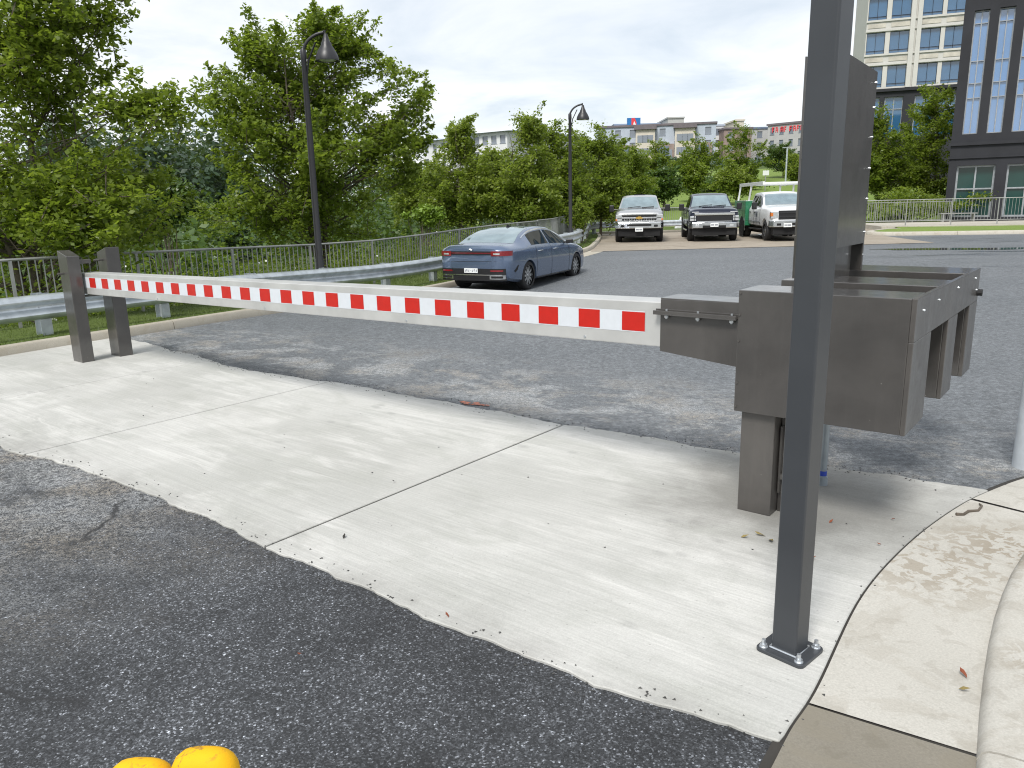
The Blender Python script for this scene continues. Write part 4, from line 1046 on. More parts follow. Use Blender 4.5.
        for sg in (-1, 1):
            hl = bx('headlight', X-.22, X+.01, sg*.70, sg*.985, .90, 1.16, M['clear_lens'], g, bevel=.02)
            bx('turn_lamp', X-.2, X+.015, sg*.90, sg*.99, .98, 1.12, M['amber_lens'], hl, bevel=.01)
        bz0, bz1 = .56, .82
    bm = MB().add([(X-.12, -1.0, bz0), (X+.06, -.88, bz0), (X+.10, -.4, bz0), (X+.10, .4, bz0), (X+.06, .88, bz0), (X-.12, 1.0, bz0), (X-.3, 1.0, bz0), (X-.3, -1.0, bz0)]+
                  [(X-.12, -1.0, bz1), (X+.06, -.88, bz1), (X+.10, -.4, bz1), (X+.10, .4, bz1), (X+.06, .88, bz1), (X-.12, 1.0, bz1), (X-.3, 1.0, bz1), (X-.3, -1.0, bz1)],
                  [tuple(range(8))[::-1], tuple(range(8, 16))]+[(i, (i+1) % 8, 8+(i+1) % 8, 8+i) for i in range(8)]).build('front_bumper', ch, g, bevel=.025)
    if kind == 'silver': bx('bumper_intake', X+.06, X+.115, -.50, .50, .68, .76, dark, bm, bevel=.01); pz = .50
    elif kind == 'navy': bx('bumper_intake', X+.06, X+.112, -.46, .46, .555, .66, dark, bm, bevel=.01); pz = .64
    else: bx('bumper_intake', X+.06, X+.115, -.46, .46, .63, .73, dark, bm, bevel=.01); pz = .60
    for sg in (-1, 1): bx('fog_lamp', X+.04, X+.10, sg*.60, sg*.76, bz0+.06, bz0+.15, M['clear_lens'] if kind == 'navy' else dark, bm, bevel=.01)
    yo = 0 if kind != 'utility' else -.35
    pl = bx('number_plate', X+.122, X+.13, yo-.16, yo+.16, pz-.04, pz+.12, M['plate'], g, bevel=.002)
    ik = MB()
    for y in (-.11, -.07, -.03, .03, .07, .11): ik.box(X+.131, X+.132, yo+y-.013, yo+y+.013, pz+.01, pz+.065)
    ik.build('lettering', M['ink'], pl)
    if kind == 'silver':
        MB().prism([(-.15, .975), (-.06, .975), (-.06, .955), (.06, .955), (.06, .975), (.15, .975), (.12, 1.045), (.06, 1.045), (.06, 1.065), (-.06, 1.065), (-.06, 1.045), (-.12, 1.045)], X+.036, X+.045, 'x').build('emblem', M['gold'], g)
    if kind == 'utility':
        MB().lathe([(0, 0), (.115, 0), (.115, .02), (0, .03)], 20).build('emblem', M['chrome'], g)
        e = children(g)[-1]; e.rotation_euler = (0, R(90), 0); e.location = (X+.03, 0, 1.02); e.scale = (.55, 1.2, 1)
    if kind != 'utility':
        bd = MB().box(.12, 1.86, -.98, -.86, .62, 1.33).box(.12, 1.86, .86, .98, .62, 1.33).box(.12, .22, -.858, .858, .62, 1.33).box(1.76, 1.86, -.858, .858, .62, 1.33).box(.22, 1.76, -.858, .858, .62, .75)
        bd = bd.build('cargo_bed', paint, g, bevel=.02)
        for sg in (-1, 1): MB().tube([(XR_, sg*.70, .42), (XR_, sg*.99, .42)], .50, 30).build('wheel_well', dark, bd)
        for sg in (-1, 1): bx('tail_light', .07, .12, sg*.86, sg*.97, .9, 1.3, M['red_lens'], g)
        bx('rear_bumper', .0, .14, -.95, .95, .5, .62, ch, g, bevel=.02)
    else:
        for sg in (-1, 1):
            ub = MB().box(-.55, 1.82, sg*.70, sg*1.10, .72, 1.58).box(-.55, .66, sg*.70, sg*1.10, .52, .72).box(1.62, 1.82, sg*.70, sg*1.10, .52, .72)
            u = ub.build('utility_body', M['green_paint'], g, bevel=.015)
            sm = MB()
            for x in (.55, 1.25): sm.box(x-.008, x+.008, sg*1.095, sg*1.103, .76, 1.54)
            sm.box(-.5, 1.78, sg*1.095, sg*1.103, 1.145, 1.157); sm.build('door_seam', dark, u)
            MB().tube([(XR_, sg*1.104, .42+.5*0)]+[(XR_, sg*1.105, .42)], .5, 30).build('wheel_well', dark, u)
            rk = MB()
            bx('body_cap', -.55, 1.82, sg*.70, sg*1.10, 1.582, 1.60, M['white_paint'], u)
        fl_ = MB().box(-.55, 1.82, -.69, .69, .70, .80).box(-.55, -.45, -.69, .69, .8, 1.4).build('load_floor', M['green_paint'], g)
        rk = MB()
        for sg in (-1, 1):
            rk.tube([(-.45, sg*.95, 1.6), (-.25, sg*.90, 2.30)], .045, 6).tube([(1.75, sg*.95, 1.6), (1.95, sg*.90, 2.30)], .045, 6)
            rk.box(-.4, 4.1, sg*.86, sg*.94, 2.22, 2.36)
            rk.tube([(4.0, sg*.90, 2.25), (4.05, sg*.93, 1.32)], .03, 6) if False else None
        for x in (-.3, 1.0, 2.0, 3.0, 4.05): rk.box(x-.04, x+.04, -.86, .86, 2.25, 2.33)
        rk.build('ladder_rack', M['white_paint'], g, bevel=.01)
        # dark lettering on the doors, too small to read
        for sg in (-1, 1):
            lt = MB()
            for i in range(3):
                x = 3.28+.17*i*1; y = Lf.ring(x)[5][0]+.004
                a = [(-.06, .0), (-.06, .22), (.06, .22), (.06, .18), (-.02, .18), (-.02, .13), (.05, .13), (.05, .09), (-.02, .09), (-.02, .0)] if i != 1 else [(-.05, 0), (-.05, .22), (-.01, .22), (.02, .1), (.05, .22), (.07, .22), (.07, 0), (.03, 0), (.03, .08), (.0, .0)]
                lt.add([(x-sg*0+p, sg*y, .93+q) for p, q in a], [tuple(range(10))])
            lt.build('lettering', M['ink'], body)
            bx('door_stripe', 2.2, 4.2, sg*1.008, sg*1.014, .72, .76, M['grey_frame'], body)
    return g
def park(px, Y, deg, *a):                                # px: centre of the front bumper, Y: its distance
    x = at(px, 235, Y)[0]; h = np.array([-math.sin(R(deg)), -math.cos(R(deg))])
    o = np.array([x, Y])-h*5.95
    return pickup((o[0], o[1], .012), math.atan2(h[1], h[0]), *a)
park(639, 32.5, 9.5, 'silver white pickup truck with tall black tow mirrors, nearest to the street lamp', M['silver_paint'], 'silver')
park(714, 31.9, 9.0, 'dark navy pickup truck with chrome bumper between the silver truck and the green bodied truck', M['navy_paint'], 'navy')
park(796, 30.8, 4.5, 'white work truck with green utility body and overhead ladder rack', M['white_paint'], 'utility')
# ================================================================== buildings
def plane_hit(px, py, P, u):
    d = RT*((px-512)/FPX)-UP*((py-384)/FPX)+FWD; n = np.array([u[1], -u[0], 0.]); c = np.array([0, 0, EYE])
    t = n@(np.array([P[0], P[1], 0])-c)/(n@d); X = c+t*d
    return float((X[:2]-np.array(P[:2]))@np.array(u)), float(X[2])
def holed_wall(mb, L_, H, holes, t=.3, z0=-1.0):
    xs = sorted({0., L_} | {h[0] for h in holes} | {h[1] for h in holes}); zs = sorted({z0, H} | {h[2] for h in holes} | {h[3] for h in holes})
    xs = [x for x in xs if 0 <= x <= L_]; zs = [z for z in zs if z0 <= z <= H]
    for i in range(len(xs)-1):
        for j in range(len(zs)-1):
            cx, cz = (xs[i]+xs[i+1])/2, (zs[j]+zs[j+1])/2
            if not any(h[0] < cx < h[1] and h[2] < cz < h[3] for h in holes):
                mb.add([(xs[i], 0, zs[j]), (xs[i+1], 0, zs[j]), (xs[i+1], 0, zs[j+1]), (xs[i], 0, zs[j+1])], [(0, 1, 2, 3)])
    for a, b, c, d in holes:
        mb.add([(a, 0, c), (b, 0, c), (b, 0, d), (a, 0, d), (a, t, c), (b, t, c), (b, t, d), (a, t, d)], [(0, 1, 5, 4), (1, 2, 6, 5), (2, 3, 7, 6), (3, 0, 4, 7)])
def window(g, a, b, c, d, y, frame, pane, nx, zs, fw=.06, name='window', py=.06):
    f = MB()
    f.box(a, a+fw, y-.05, y+.05, c, d); f.box(b-fw, b, y-.05, y+.05, c, d); f.box(a+fw, b-fw, y-.05, y+.05, c, c+fw); f.box(a+fw, b-fw, y-.05, y+.05, d-fw, d)
    for i in range(1, nx): x = a+(b-a)*i/nx; f.box(x-fw*.4, x+fw*.4, y-.045, y+.045, c+fw, d-fw)
    for z in zs: f.box(a+fw, b-fw, y-.04, y+.04, z-fw*.4, z+fw*.4)
    w = f.build(name, frame, g)
    MB().box(a+fw*.5, b-fw*.5, y+.0+py, y+.01+py, c+fw*.5, d-fw*.5).build('pane', pane, w)
def shell(mb, L_, H, D, z0=-1.0):                        # sides, back and roof behind a front wall
    mb.add([(0, 0, z0), (L_, 0, z0), (L_, D, z0), (0, D, z0), (0, 0, H), (L_, 0, H), (L_, D, H), (0, D, H)], [(1, 2, 6, 5), (2, 3, 7, 6), (3, 0, 4, 7), (4, 5, 6, 7)])

def dark_building():
    P = at(944, 212, 46); u = np.array((.86, -.51)); u /= np.linalg.norm(u)
    g = thing('office_building', 'dark grey brick building with tall blue windows at the right edge', 'building', (P[0], P[1], 0), math.atan2(u[1], u[0]))
    H = 13.2; L_ = 32
    holes = []; tall = []
    for xa, xb, yb, yt in ((962, 976.5, 134.5, 9), (986.5, 1003, 132, -18), (1013.5, 1031, 129, -44)):
        s0, zb = plane_hit(xa, yb, P, u); s1, _ = plane_hit(xb, yb, P, u); tall.append((s0, s1, zb))
    w_ = tall[0][1]-tall[0][0]; st = tall[1][0]-tall[0][0]
    zb = tall[0][2]; zt = plane_hit(980, 10, P, u)[1]
    T = [(tall[0][0]+st*k, tall[0][0]+st*k+w_*1.03, zb, zt) for k in range(9)]
    s0, z1 = plane_hit(957, 166, P, u); s1, _ = plane_hit(996, 166, P, u)
    Gs = [(s0+(st*2)*k, s1+(st*2)*k, .35, z1) for k in range(5)]
    q0 = plane_hit(1007.5, 166, P, u)[0]; Gs = [(s0+(q0-s0)*k, s1+(q0-s0)*k, .35, z1) for k in range(8) if s1+(q0-s0)*k < L_-.5]
    T = [t for t in T if t[1] < L_-.5]
    mb = MB(); holed_wall(mb, L_, H, T+Gs, .38); shell(mb, L_, H, 18)
    mb.build('wall', M['dark_brick'], g, recalc=False)
    zl = plane_hit(954, 141, P, u)[1]
    MB().box(-.12, L_, -.12, -.003, zl-.28, zl-.10).build('stone_band', M['dark_brick'], g)
    MB().box(-.08, L_, -.08, -.003, zl-1.0, zl-.92).build('stone_band', M['dark_brick'], g)
    MB().box(-.1, L_, -.15, -.003, H-.9, H-.5).build('cornice', M['dark_brick'], g)
    for a, b, c, d in T: window(g, a, b, c, d, .30, M['grey_frame'], M['tall_glass'], 2, [c+(d-c)*f for f in (.30, .42, .60, .90)], .06)
    for a, b, c, d in Gs: window(g, a, b, c, d, .30, M['grey_frame'], M['green_glass'], 2, [c+(d-c)*.55], .10); 
    MB().box(Gs[0][0]+.4, Gs[0][1]+1, -2.2, -1.2, .62, .68).box(Gs[0][0]+.5, Gs[0][0]+.58, -1.8, -1.7, .2, .62).box(Gs[0][1]+.8, Gs[0][1]+.88, -1.8, -1.7, .2, .62)
dark_building()

def bench():
    P = at(958, 214, 42.5); g = thing('park_bench', 'weathered bench behind the railing by the dark building', 'bench', (P[0], P[1], .215), R(-14))
    for k in range(4): bx('seat_slat', -.9, .9, -.22+.12*k, -.12+.12*k, .42, .46, M['fence'], g)
    for x in (-.75, .75): bx('leg', x-.03, x+.03, -.2, .22, 0, .42, M['fence'], g)
bench()

def beige_tower():
    P = at(861, 100, 92); u = np.array((.94, -.34)); u /= np.linalg.norm(u)
    g = thing('office_tower', 'tall beige office tower on a dark brick base behind the trees on the right', 'building', (P[0], P[1], 0), math.atan2(u[1], u[0]))
    s = lambda x, y=60: plane_hit(x, y, P, u)[0]; z = lambda y, x=905: plane_hit(x, y, P, u)[1]
    zc = z(89.5, 872)                                     # top of the dark base
    L_ = 44; H = zc+7*4.3
    xs0 = []
    a0, a1 = s(866.2, 45), s(884.6, 45); b0, b1 = s(889.3, 45), s(908.4, 45); c0, c1 = s(920.3, 40), s(940, 40); d0, d1 = s(944.5, 38), s(963, 38)
    cols = [(a0, a1), (b0, b1), (c0, c1), (d0, d1)]
    step = (c0-a0)
    for k in range(1, 5): cols += [(c0+step*k, c1+step*k), (d0+step*k, d1+step*k)]
    cols = [c for c in cols if c[1] < L_-.4]
    zr0, zr1 = z(54.5, 872), z(33, 872); dz = z(54.5, 872)-z(88, 870)
    holes = []
    for k in range(-1, 6):
        for a, b in cols: holes.append((a, b, zr0+dz*k, zr1+dz*k))
    holes = [h for h in holes if h[2] > zc+.02 and h[3] < H-.5]
    lo = [(a, b, z(138, 880), z(97.5, 880)) for a, b in cols]
    mb = MB(); holed_wall(mb, L_, H, holes, .35, zc); shell(mb, L_, H, 22, zc); mb.build('upper_wall', M['beige_wall'], g, recalc=False)
    mb = MB(); holed_wall(mb, L_+.1, zc-.003, lo, .4, -1); shell(mb, L_+.1, zc-.003, 22.2, -1); mb.v = [(x-.05, y-.08, q) for x, y, q in mb.v]; mb.build('base_wall', M['dark_brick'], g, recalc=False)
    MB().box(-.3, L_, -.35, -.083, zc-.35, zc-.05).build('cornice', M['dark_brick'], g)
    sp = MB(); led = MB()
    for k in range(-1, 6):
        zz0, zz1 = zr1+dz*(k-1), zr0+dz*k
        if zz0 < zc-.5: continue
        for a, b in cols: MB().box(a+.05, b-.05, -.05, -.003, zz0+.45, zz1-.4).build('carved_panel', M['beige_spandrel'], g)
        led.box(-.05, L_, -.14, -.06, zz1-.22, zz1-.02); led.box(-.05, L_, -.12, -.06, zz0+.06, zz0+.24)
    led.build('ledge', M['beige_wall'], g)
    pi = MB()
    for k in range(9):
        x = (b1+c0)/2+step*(k-1)
        if 0 < x < L_: pi.box(x-.55, x-.1, -.25, -.003, zc, H); pi.box(x+.1, x+.55, -.25, -.003, zc, H)
    pi.build('pilaster', M['beige_wall'], g)
    for a, b, c, d in holes: window(g, a, b, c, d, .2, M['frame_dark'], M['win_glass'], 2, [c+.35], .035)
    for a, b, c, d in lo: window(g, a, b, c, d, .24, M['grey_frame'], M['win_glass'], 2, [c+(d-c)*.7], .1)
beige_tower()

def far_block(name, label, px0, px1, ytop, Y, wall, roofm, floors, pitch, turn=0, roof_px=0, parapet=0, depth=25, wsx=1.5, lower=None, zbase=6.):
    P = np.array(at(px0, ytop, Y)); Q = np.array(at(px1, ytop, Y+turn)); d = Q[:2]-P[:2]; L_ = float(np.linalg.norm(d)); u = d/L_
    H = P[2]-zbase
    g = thing(name, label, 'building', (P[0], P[1], zbase), math.atan2(u[1], u[0]))
    rh = roof_px/FPX*Y
    wins = []
    fh = 3.2
    for k in range(floors):
        zt = H-rh-.7-fh*k
        for i in range(int(L_/pitch)):
            x = (i+.5)*L_/int(L_/pitch); wins.append((x-wsx/2, x+wsx/2, zt-1.7, zt))
    wins = wins[:96]
    mb = MB(); holed_wall(mb, L_, H-rh, wins, .25, -8); shell(mb, L_, H-rh, depth, -8); mb.build('wall', wall, g, recalc=False)
    for a, b, c, e in wins: MB().box(a, b, .2, .25, c, e).box(a-.08, b+.08, -.06, -.002, c-.14, c).build('window', M['pane'], g)
    if rh: MB().prism([(-1, H-rh+.003), (depth+1, H-rh+.003), (depth*.72, H), (depth*.28, H)], -1, L_+1, 'x').build('roof', roofm, g)
    else: MB().box(-.3, L_+.3, -.3, depth+.3, H+.003, H+.5).build('roof', roofm, g)
    return g, L_, H
def apartments():
    g, L_, H = far_block('apartment_block', 'long grey blue apartment block with brown brick bays seen over the far trees', 596, 716, 128.5, 210, M['blue_grey_siding'], M['dark_roof'], 4, 3.4, -6)
    for k, (f0, f1) in enumerate(((.17, .335), (.34, .50), (.505, .66), (.665, .83), (.84, .97))):
        if k % 2: m, top = M['cream_wall'], H-.9
        else: m, top = M['brown_brick'], H-4.6
        b = MB(); a, c = L_*f0, L_*f1; b.box(a, c, -1.8, -.005, -8, top); bay = b.build('bay', m, g)
        for fl in range(4):
            for x in np.linspace(a+1.2, c-1.2, 3):
                zt = top-1.4-3.2*fl; MB().box(x-.75, x+.75, -1.86, -1.802, zt-1.8, zt).build('window', M['pane'], bay)
        if k % 2: MB().box(a-.4, c+.4, -2.4, .5, top+.002, top+1.05).build('bay_roof', M['dark_roof'], bay)
        else:
            for x in (a+.4*(c-a), ): MB().box(x-1.5, x+1.5, -2.2, -1.805, -8, H-5.2).build('panel', M['slate_panel'], bay)
    # slate strip windows on the upper storey
    far_block('hall_building', 'low blue grey roofed hall with a pale penthouse rising behind the apartment block', 619, 662, 122, 290, M['slate_panel'], M['slate_panel'], 1, 5, 0, 12)
    g2, L2, H2 = far_block('penthouse_block', 'pale grey windowless block standing above the apartment roofs', 668, 684, 118.5, 285, M['grey_wall'], M['grey_wall'], 0, 5)
    P = at(634, 122, 285); s = thing('rooftop_sign', 'square blue billboard with a red patch above the apartment roofs', 'sign', (P[0], P[1], 14), 0)
    w = 4.5; z = P[2]-14; 
    MB().box(-2.3, 2.3, .05, 1.5, z-5.6, z+1.4).build('panel', M['blue_sign'], s)
    MB().prism([(-.9, z-3.6), (.8, z-3.6), (.9, z-.2), (.3, z+1.3), (-.9, z+1.3)], -.0, .045, 'y').build('red_patch', M['red_sign'], s)
    MB().prism([(-.1, z-3.0), (.5, z-3.2), (.75, z-1.0), (.1, z+.3), (-.25, z-.6)], -.06, -.004, 'y').build('pale_patch', M['plate'], s)
    MB().box(-2, -1.7, .4, .7, -2, z-5.6).box(1.7, 2, .4, .7, -2, z-5.6).build('leg', M['fence'], s)
    far_block('glass_block', 'small white block with blue glass right of the apartment block', 712, 724, 126, 230, M['white_wall'], M['blue_grey_siding'], 4, 3)
    far_block('brick_block', 'narrow dark brick block with white bays behind the tall round tree', 724, 752, 129.5, 225, M['brown_brick'], M['dark_roof'], 4, 2.8)
    far_block('stair_tower', 'beige roof tower behind the tall round tree', 736, 744, 121, 260, M['cream_wall'], M['cream_wall'], 0, 4)
    far_block('retail_block', 'pale block with grey flat roof left of the red lettered block', 752, 768, 129, 235, M['grey_wall'], M['slate_panel'], 3, 3)
    g, L_, H = far_block('red_lettered_block', 'pale grey block with a strip of red lettering under its roof', 768, 806, 126, 220, M['grey_wall'], M['dark_roof'], 3, 2.6, -8, 0, 0, 25, 1.2)
    lt = MB(); x = L_*.12
    for i, wd in enumerate((.8, .7, .25, .8, .7, .2, .9, .7, .8, .7, .8)):
        if i in (2, 5): x += .5; continue
        lt.box(x, x+wd*.25, -.12, -.004, H-1.85, H-.5); lt.box(x+wd*.3, x+wd*.75, -.12, -.004, H-.75, H-.5); lt.box(x+wd*.3, x+wd*.7, -.12, -.004, H-1.3, H-1.1)
        if i % 2: lt.box(x+wd*.75, x+wd, -.12, -.004, H-1.85, H-.8)
        x += wd+.25
    lt.build('lettering', M['red_sign'], g)
    far_block('white_row', 'low white row building half hidden by trees left of the spire tree', 422, 456, 137, 190, M['white_wall'], M['blue_grey_siding'], 2, 3, -10, 5, 0, 20)
    far_block('white_house', 'white house with a grey roof seen above the middle trees', 472, 507, 131, 180, M['white_wall'], M['blue_grey_siding'], 3, 2.4, -6, 3)
    far_block('dark_gabled_house', 'dark roofed house right of the white house', 507, 536, 134, 195, M['slate_panel'], M['dark_roof'], 2, 3, 0, 5)
    # small white notice on the slope and a slim pole
    P = at(766, 173, 78); s = thing('notice_board', 'small white notice board on the grassy slope above the work truck', 'sign', (P[0], P[1], float(zground(P[0], P[1]))))
    z = P[2]-s.location.z
    MB().box(-.3, .3, 0, .05, z-.22, z+.24).build('panel', M['plate'], s); MB().box(-.04, .04, .052, .12, 0, z+.2).build('leg', M['fence'], s)
    P = at(786, 172, 84); s = thing('slim_pole', 'slim pale pole standing on the slope near the dark round tree', 'pole', (P[0], P[1], float(zground(P[0], P[1]))))
    z = at(786, 148, 84)[2]-s.location.z
    MB().tube([(0, 0, 0), (0, 0, z)], .09, 8).build('pole', M['galv'], s); MB().box(-.5, .1, -.06, .06, z+.0, z+.1).build('lamp_head', M['galv'], s)
    P = at(688, 215, 45.8); b = MB().add([(-.9, -.4, 0), (.8, -.5, 0), (1.0, .4, 0), (-.7, .5, 0), (-.5, -.2, .75), (.35, -.25, .95), (.5, .2, .8), (-.3, .25, .65)], [(3, 2, 1, 0), (4, 5, 6, 7), (0, 1, 5, 4), (1, 2, 6, 5), (2, 3, 7, 6), (3, 0, 4, 7)]).build('boulder', M['white_wall'], None, bevel=.12)
    b.location = (P[0], P[1], .05); tag(b, 'pale boulder on the grass beside the dark navy truck', 'rock')
apartments()

# ================================================================== trees
def leaves(name, mats, pts, size, r, parent=None, up=.5, split=None, aspect=.62):
    n = len(pts)
    a = r.normal(0, 1, (n, 3)); a[:, 2] *= .55; a[:, 2] -= .25; a /= np.linalg.norm(a, axis=1)[:, None]
    nr = r.normal(0, 1, (n, 3)); nr[:, 2] += up*2.2
    b = np.cross(a, nr); b /= np.linalg.norm(b, axis=1)[:, None]+1e-9
    l = size*r.uniform(.45, 1.45, n)[:, None]; w = l*aspect
    V = np.stack([pts-a*l*.5, pts+b*w*.5+a*l*.06, pts+a*l*.55, pts-b*w*.5+a*l*.06], 1).reshape(-1, 3)
    me = bpy.data.meshes.new(name); me.vertices.add(4*n); me.vertices.foreach_set('co', V.astype(np.float32).ravel())
    me.loops.add(4*n); me.loops.foreach_set('vertex_index', np.arange(4*n, dtype=np.int32)); me.polygons.add(n)
    me.polygons.foreach_set('loop_start', np.arange(n, dtype=np.int32)*4); me.polygons.foreach_set('loop_total', np.full(n, 4, dtype=np.int32))
    mats = mats if isinstance(mats, list) else [mats]
    for m in mats: me.materials.append(m)
    if split is not None: me.polygons.foreach_set('material_index', split.astype(np.int32))
    me.update(calc_edges=True)
    o = bpy.data.objects.new(name, me); C.objects.link(o); o.parent = parent
    return o
def tree(name, label, base, lobes, mat, nleaf, size, seed, trunk_r=.14, stems=1, clump=.5, nclump=150, group=None, lean=(0, 0), limb_n=40, up=.5):
    """lobes: (centre xyz relative to the base, radii xyz, weight). Limbs run from the trunk to leaf clumps spread through the lobes."""
    r = np.random.default_rng(seed)
    g = thing(name, label, 'tree', base, 0, group)
    W = np.array([l[2] for l in lobes], float); W /= W.sum()
    cl = []; 
    for i in r.choice(len(lobes), nclump, p=W):
        c, rad, _ = lobes[i]; d = r.normal(0, 1, 3); d /= np.linalg.norm(d)
        q = r.random()**.45
        cl.append(np.array(c)+d*np.array(rad)*q*r.uniform(.82, 1.08))
    cl = np.array(cl); top = max(c[0][2]+c[1][2]*.6 for c in lobes); zmin = min(c[0][2]-c[1][2] for c in lobes)
    mb = MB(); cx = np.average([l[0][0] for l in lobes], weights=W); cy = np.average([l[0][1] for l in lobes], weights=W)
    sts = []
    for s in range(stems):
        a = 2*PI*s/max(1, stems)+r.uniform(0, 1); off = .0 if stems == 1 else .12*top
        e = np.array([cx*.8+off*math.cos(a), cy*.8+off*math.sin(a), top*r.uniform(.85, 1.)])
        k = 9; P = [np.array([e[0]*(t**1.2), e[1]*(t**1.2), e[2]*t])+(r.normal(0, .012*top, 3)*(t > 0)*(t < 1)) for t in np.linspace(0, 1, k)]
        rad = trunk_r*(1 if stems == 1 else .68); mb.tube(P, [rad*(1-.88*t**.8) for t in np.linspace(0, 1, k)], 7); sts.append((P, rad))
    trunk = mb.build('trunk', M['bark'], g, smooth=70)
    lm = MB()
    for i in r.choice(len(cl), min(limb_n, len(cl)), replace=False):
        P, rad = sts[r.integers(len(sts))]; c = cl[i]; hz = math.hypot(c[0]-cx, c[1]-cy)
        zt = np.clip(c[2]-hz*r.uniform(.35, .8), top*.12, top*.9); t = zt/top*8; k = int(min(7, t)); a = P[k]+(P[k+1]-P[k])*(t-k if t < 8 else 1)
        m = (a+c)/2+np.array([0, 0, -.08*hz])+r.normal(0, .05*np.linalg.norm(c-a), 3)
        pts = [(1-u)**2*a+2*u*(1-u)*m+u*u*c for u in np.linspace(0, 1, 6)]
        r0 = max(.012, rad*.38*(1-zt/top*.7)); lm.tube(pts, [r0*(1-.8*u) for u in np.linspace(0, 1, 6)], 5, caps=False)
        for _ in range(2):
            u = r.uniform(.4, .8); b0 = (1-u)**2*a+2*u*(1-u)*m+u*u*c; b1 = cl[r.integers(len(cl))]; 
            dd = b1-b0; ln = np.linalg.norm(dd)
            if ln > 2.0*clump+.8: b1 = b0+dd/ln*(clump+.8)
            lm.tube([b0, (b0+b1)/2+r.normal(0, .08, 3), b1], [r0*.4, r0*.28, .005], 4, caps=False)
    lm.build('branches', M['bark'], g, smooth=70)
    # leafy sprays: each clump is drawn out along its twig, thick at the foot and thin at the tip
    dv = cl-np.array([cx, cy, 0]); dv[:, 2] = 0; dv /= np.linalg.norm(dv, axis=1)[:, None]+1e-6
    dv = dv*r.uniform(.3, 1.1, nclump)[:, None]+np.array([0, 0, 1.])*r.uniform(-.15, .95, nclump)[:, None]+r.normal(0, .35, (nclump, 3)); dv /= np.linalg.norm(dv, axis=1)[:, None]
    ln = clump*r.uniform(1.3, 3.2, nclump); sc = r.uniform(.45, .95, nclump)*clump
    wt = sc*ln; ci = r.choice(nclump, nleaf, p=wt/wt.sum()); t = r.random(nleaf)**1.15
    pts = cl[ci]+dv[ci]*((t-.42)*ln[ci])[:, None]+np.clip(r.normal(0, 1, (nleaf, 3)), -2, 2)*(sc[ci]*(.75-.6*t))[:, None]*np.array([1, 1, .8])
    tw_ = MB()
    for i in range(nclump): tw_.tube([cl[i]-dv[i]*ln[i]*.5, cl[i]+r.normal(0, .02, 3), cl[i]+dv[i]*ln[i]*.5], [.012, .009, .003], 3, caps=False)
    tw_.build('twigs', M['bark'], g, recalc=False)
    leaves('crown', mat, pts, size, r, g, up+.3)
    return g
def L_px(base, items, Y):                                # lobes from where they stand at distance Y
    out = []
    for px, py, rx, rz, wt, dy, ry in items:
        c = np.array(at(px, py, Y+dy)); s = (Y+dy)/FPX
        out.append(((c-np.array(base)).tolist(), (rx*s, ry, rz*s), wt))
    return out
def gbase(px, Y, py=220):
    x = at(px, py, Y)[0]; return (x, Y, float(zground(x, Y))-.05)

# the big near tree on the left
b = gbase(14, 13.6)
tree('deciduous_tree', 'large bright green tree at the left edge with a long side limb reaching right', b,
     L_px(b, [(45, 40, 62, 62, 5, 0, 1.3), (-40, 60, 90, 90, 4, 0, 1.8), (60, -60, 70, 60, 3, .3, 1.5), (20, 110, 50, 30, 1.2, .2, 1.2), (122, 108, 52, 13, 1.1, -.2, .5), (168, 112, 22, 10, .35, -.2, .3), (40, 190, 100, 46, 5, -.3, 1.4), (125, 200, 62, 42, 3.2, .0, 1.2), (70, 225, 70, 30, 2.5, -.9, .7), (-60, 190, 80, 80, 4, 0, 1.5), (60, 260, 120, 40, 2.5, 1.2, 1.2)], 13.2),
     M['leaf_bright'], 52000, .095, 11, .14, 2, .36, 320, limb_n=60)
# the round tree behind the first lamp
b = gbase(318, 20.5)
tree('deciduous_tree', 'broad rounded green tree behind the nearer street lamp', b,
     L_px(b, [(318, 150, 92, 70, 7, 0, 2.2), (300, 80, 55, 42, 2.4, 0, 1.3), (328, 40, 22, 28, .9, 0, .7), (362, 52, 22, 30, .9, .2, .7), (268, 60, 26, 34, 1., -.2, .8), (224, 92, 22, 26, .7, 0, .7), (245, 130, 50, 40, 1.8, .2, 1.2), (402, 100, 28, 38, 1.2, 0, .9), (398, 150, 36, 34, 1.4, .3, 1.0), (300, 215, 95, 32, 3, .4, 1.8)], 20),
     M['leaf_mid'], 64000, .105, 5, .16, 3, .38, 340, limb_n=70)
mids = [  # px, Y, crown centre y, half width, half height, top lobe
    (464, 34, 188, 34, 36, (461, 139, 10, 15), 'pale green multi stemmed tree just right of the broad rounded tree', 'leaf_olive', 3),
    (526, 33, 183, 30, 42, (529, 128, 7, 16), 'pale green tree with a thin spire top left of the farther lamp', 'leaf_olive', 2),
    (494, 38, 186, 26, 26, (492, 164, 14, 10), 'small rounded tree between the pale green tree and the spire topped tree', 'leaf_olive', 2),
    (560, 36, 178, 32, 46, (556, 136, 22, 16), 'full green tree directly behind the farther lamp', 'leaf_mid', 2),
    (600, 40, 180, 26, 44, (592, 143, 18, 18), 'dense green tree right of the farther lamp', 'leaf_mid', 1),
    (425, 36, 195, 26, 26, (428, 178, 14, 10), 'low leafy tree at the right foot of the broad rounded tree', 'leaf_olive', 2),
    (632, 56, 176, 18, 26, (632, 158, 11, 12), 'young green tree behind the silver truck', 'leaf_mid', 1),
]
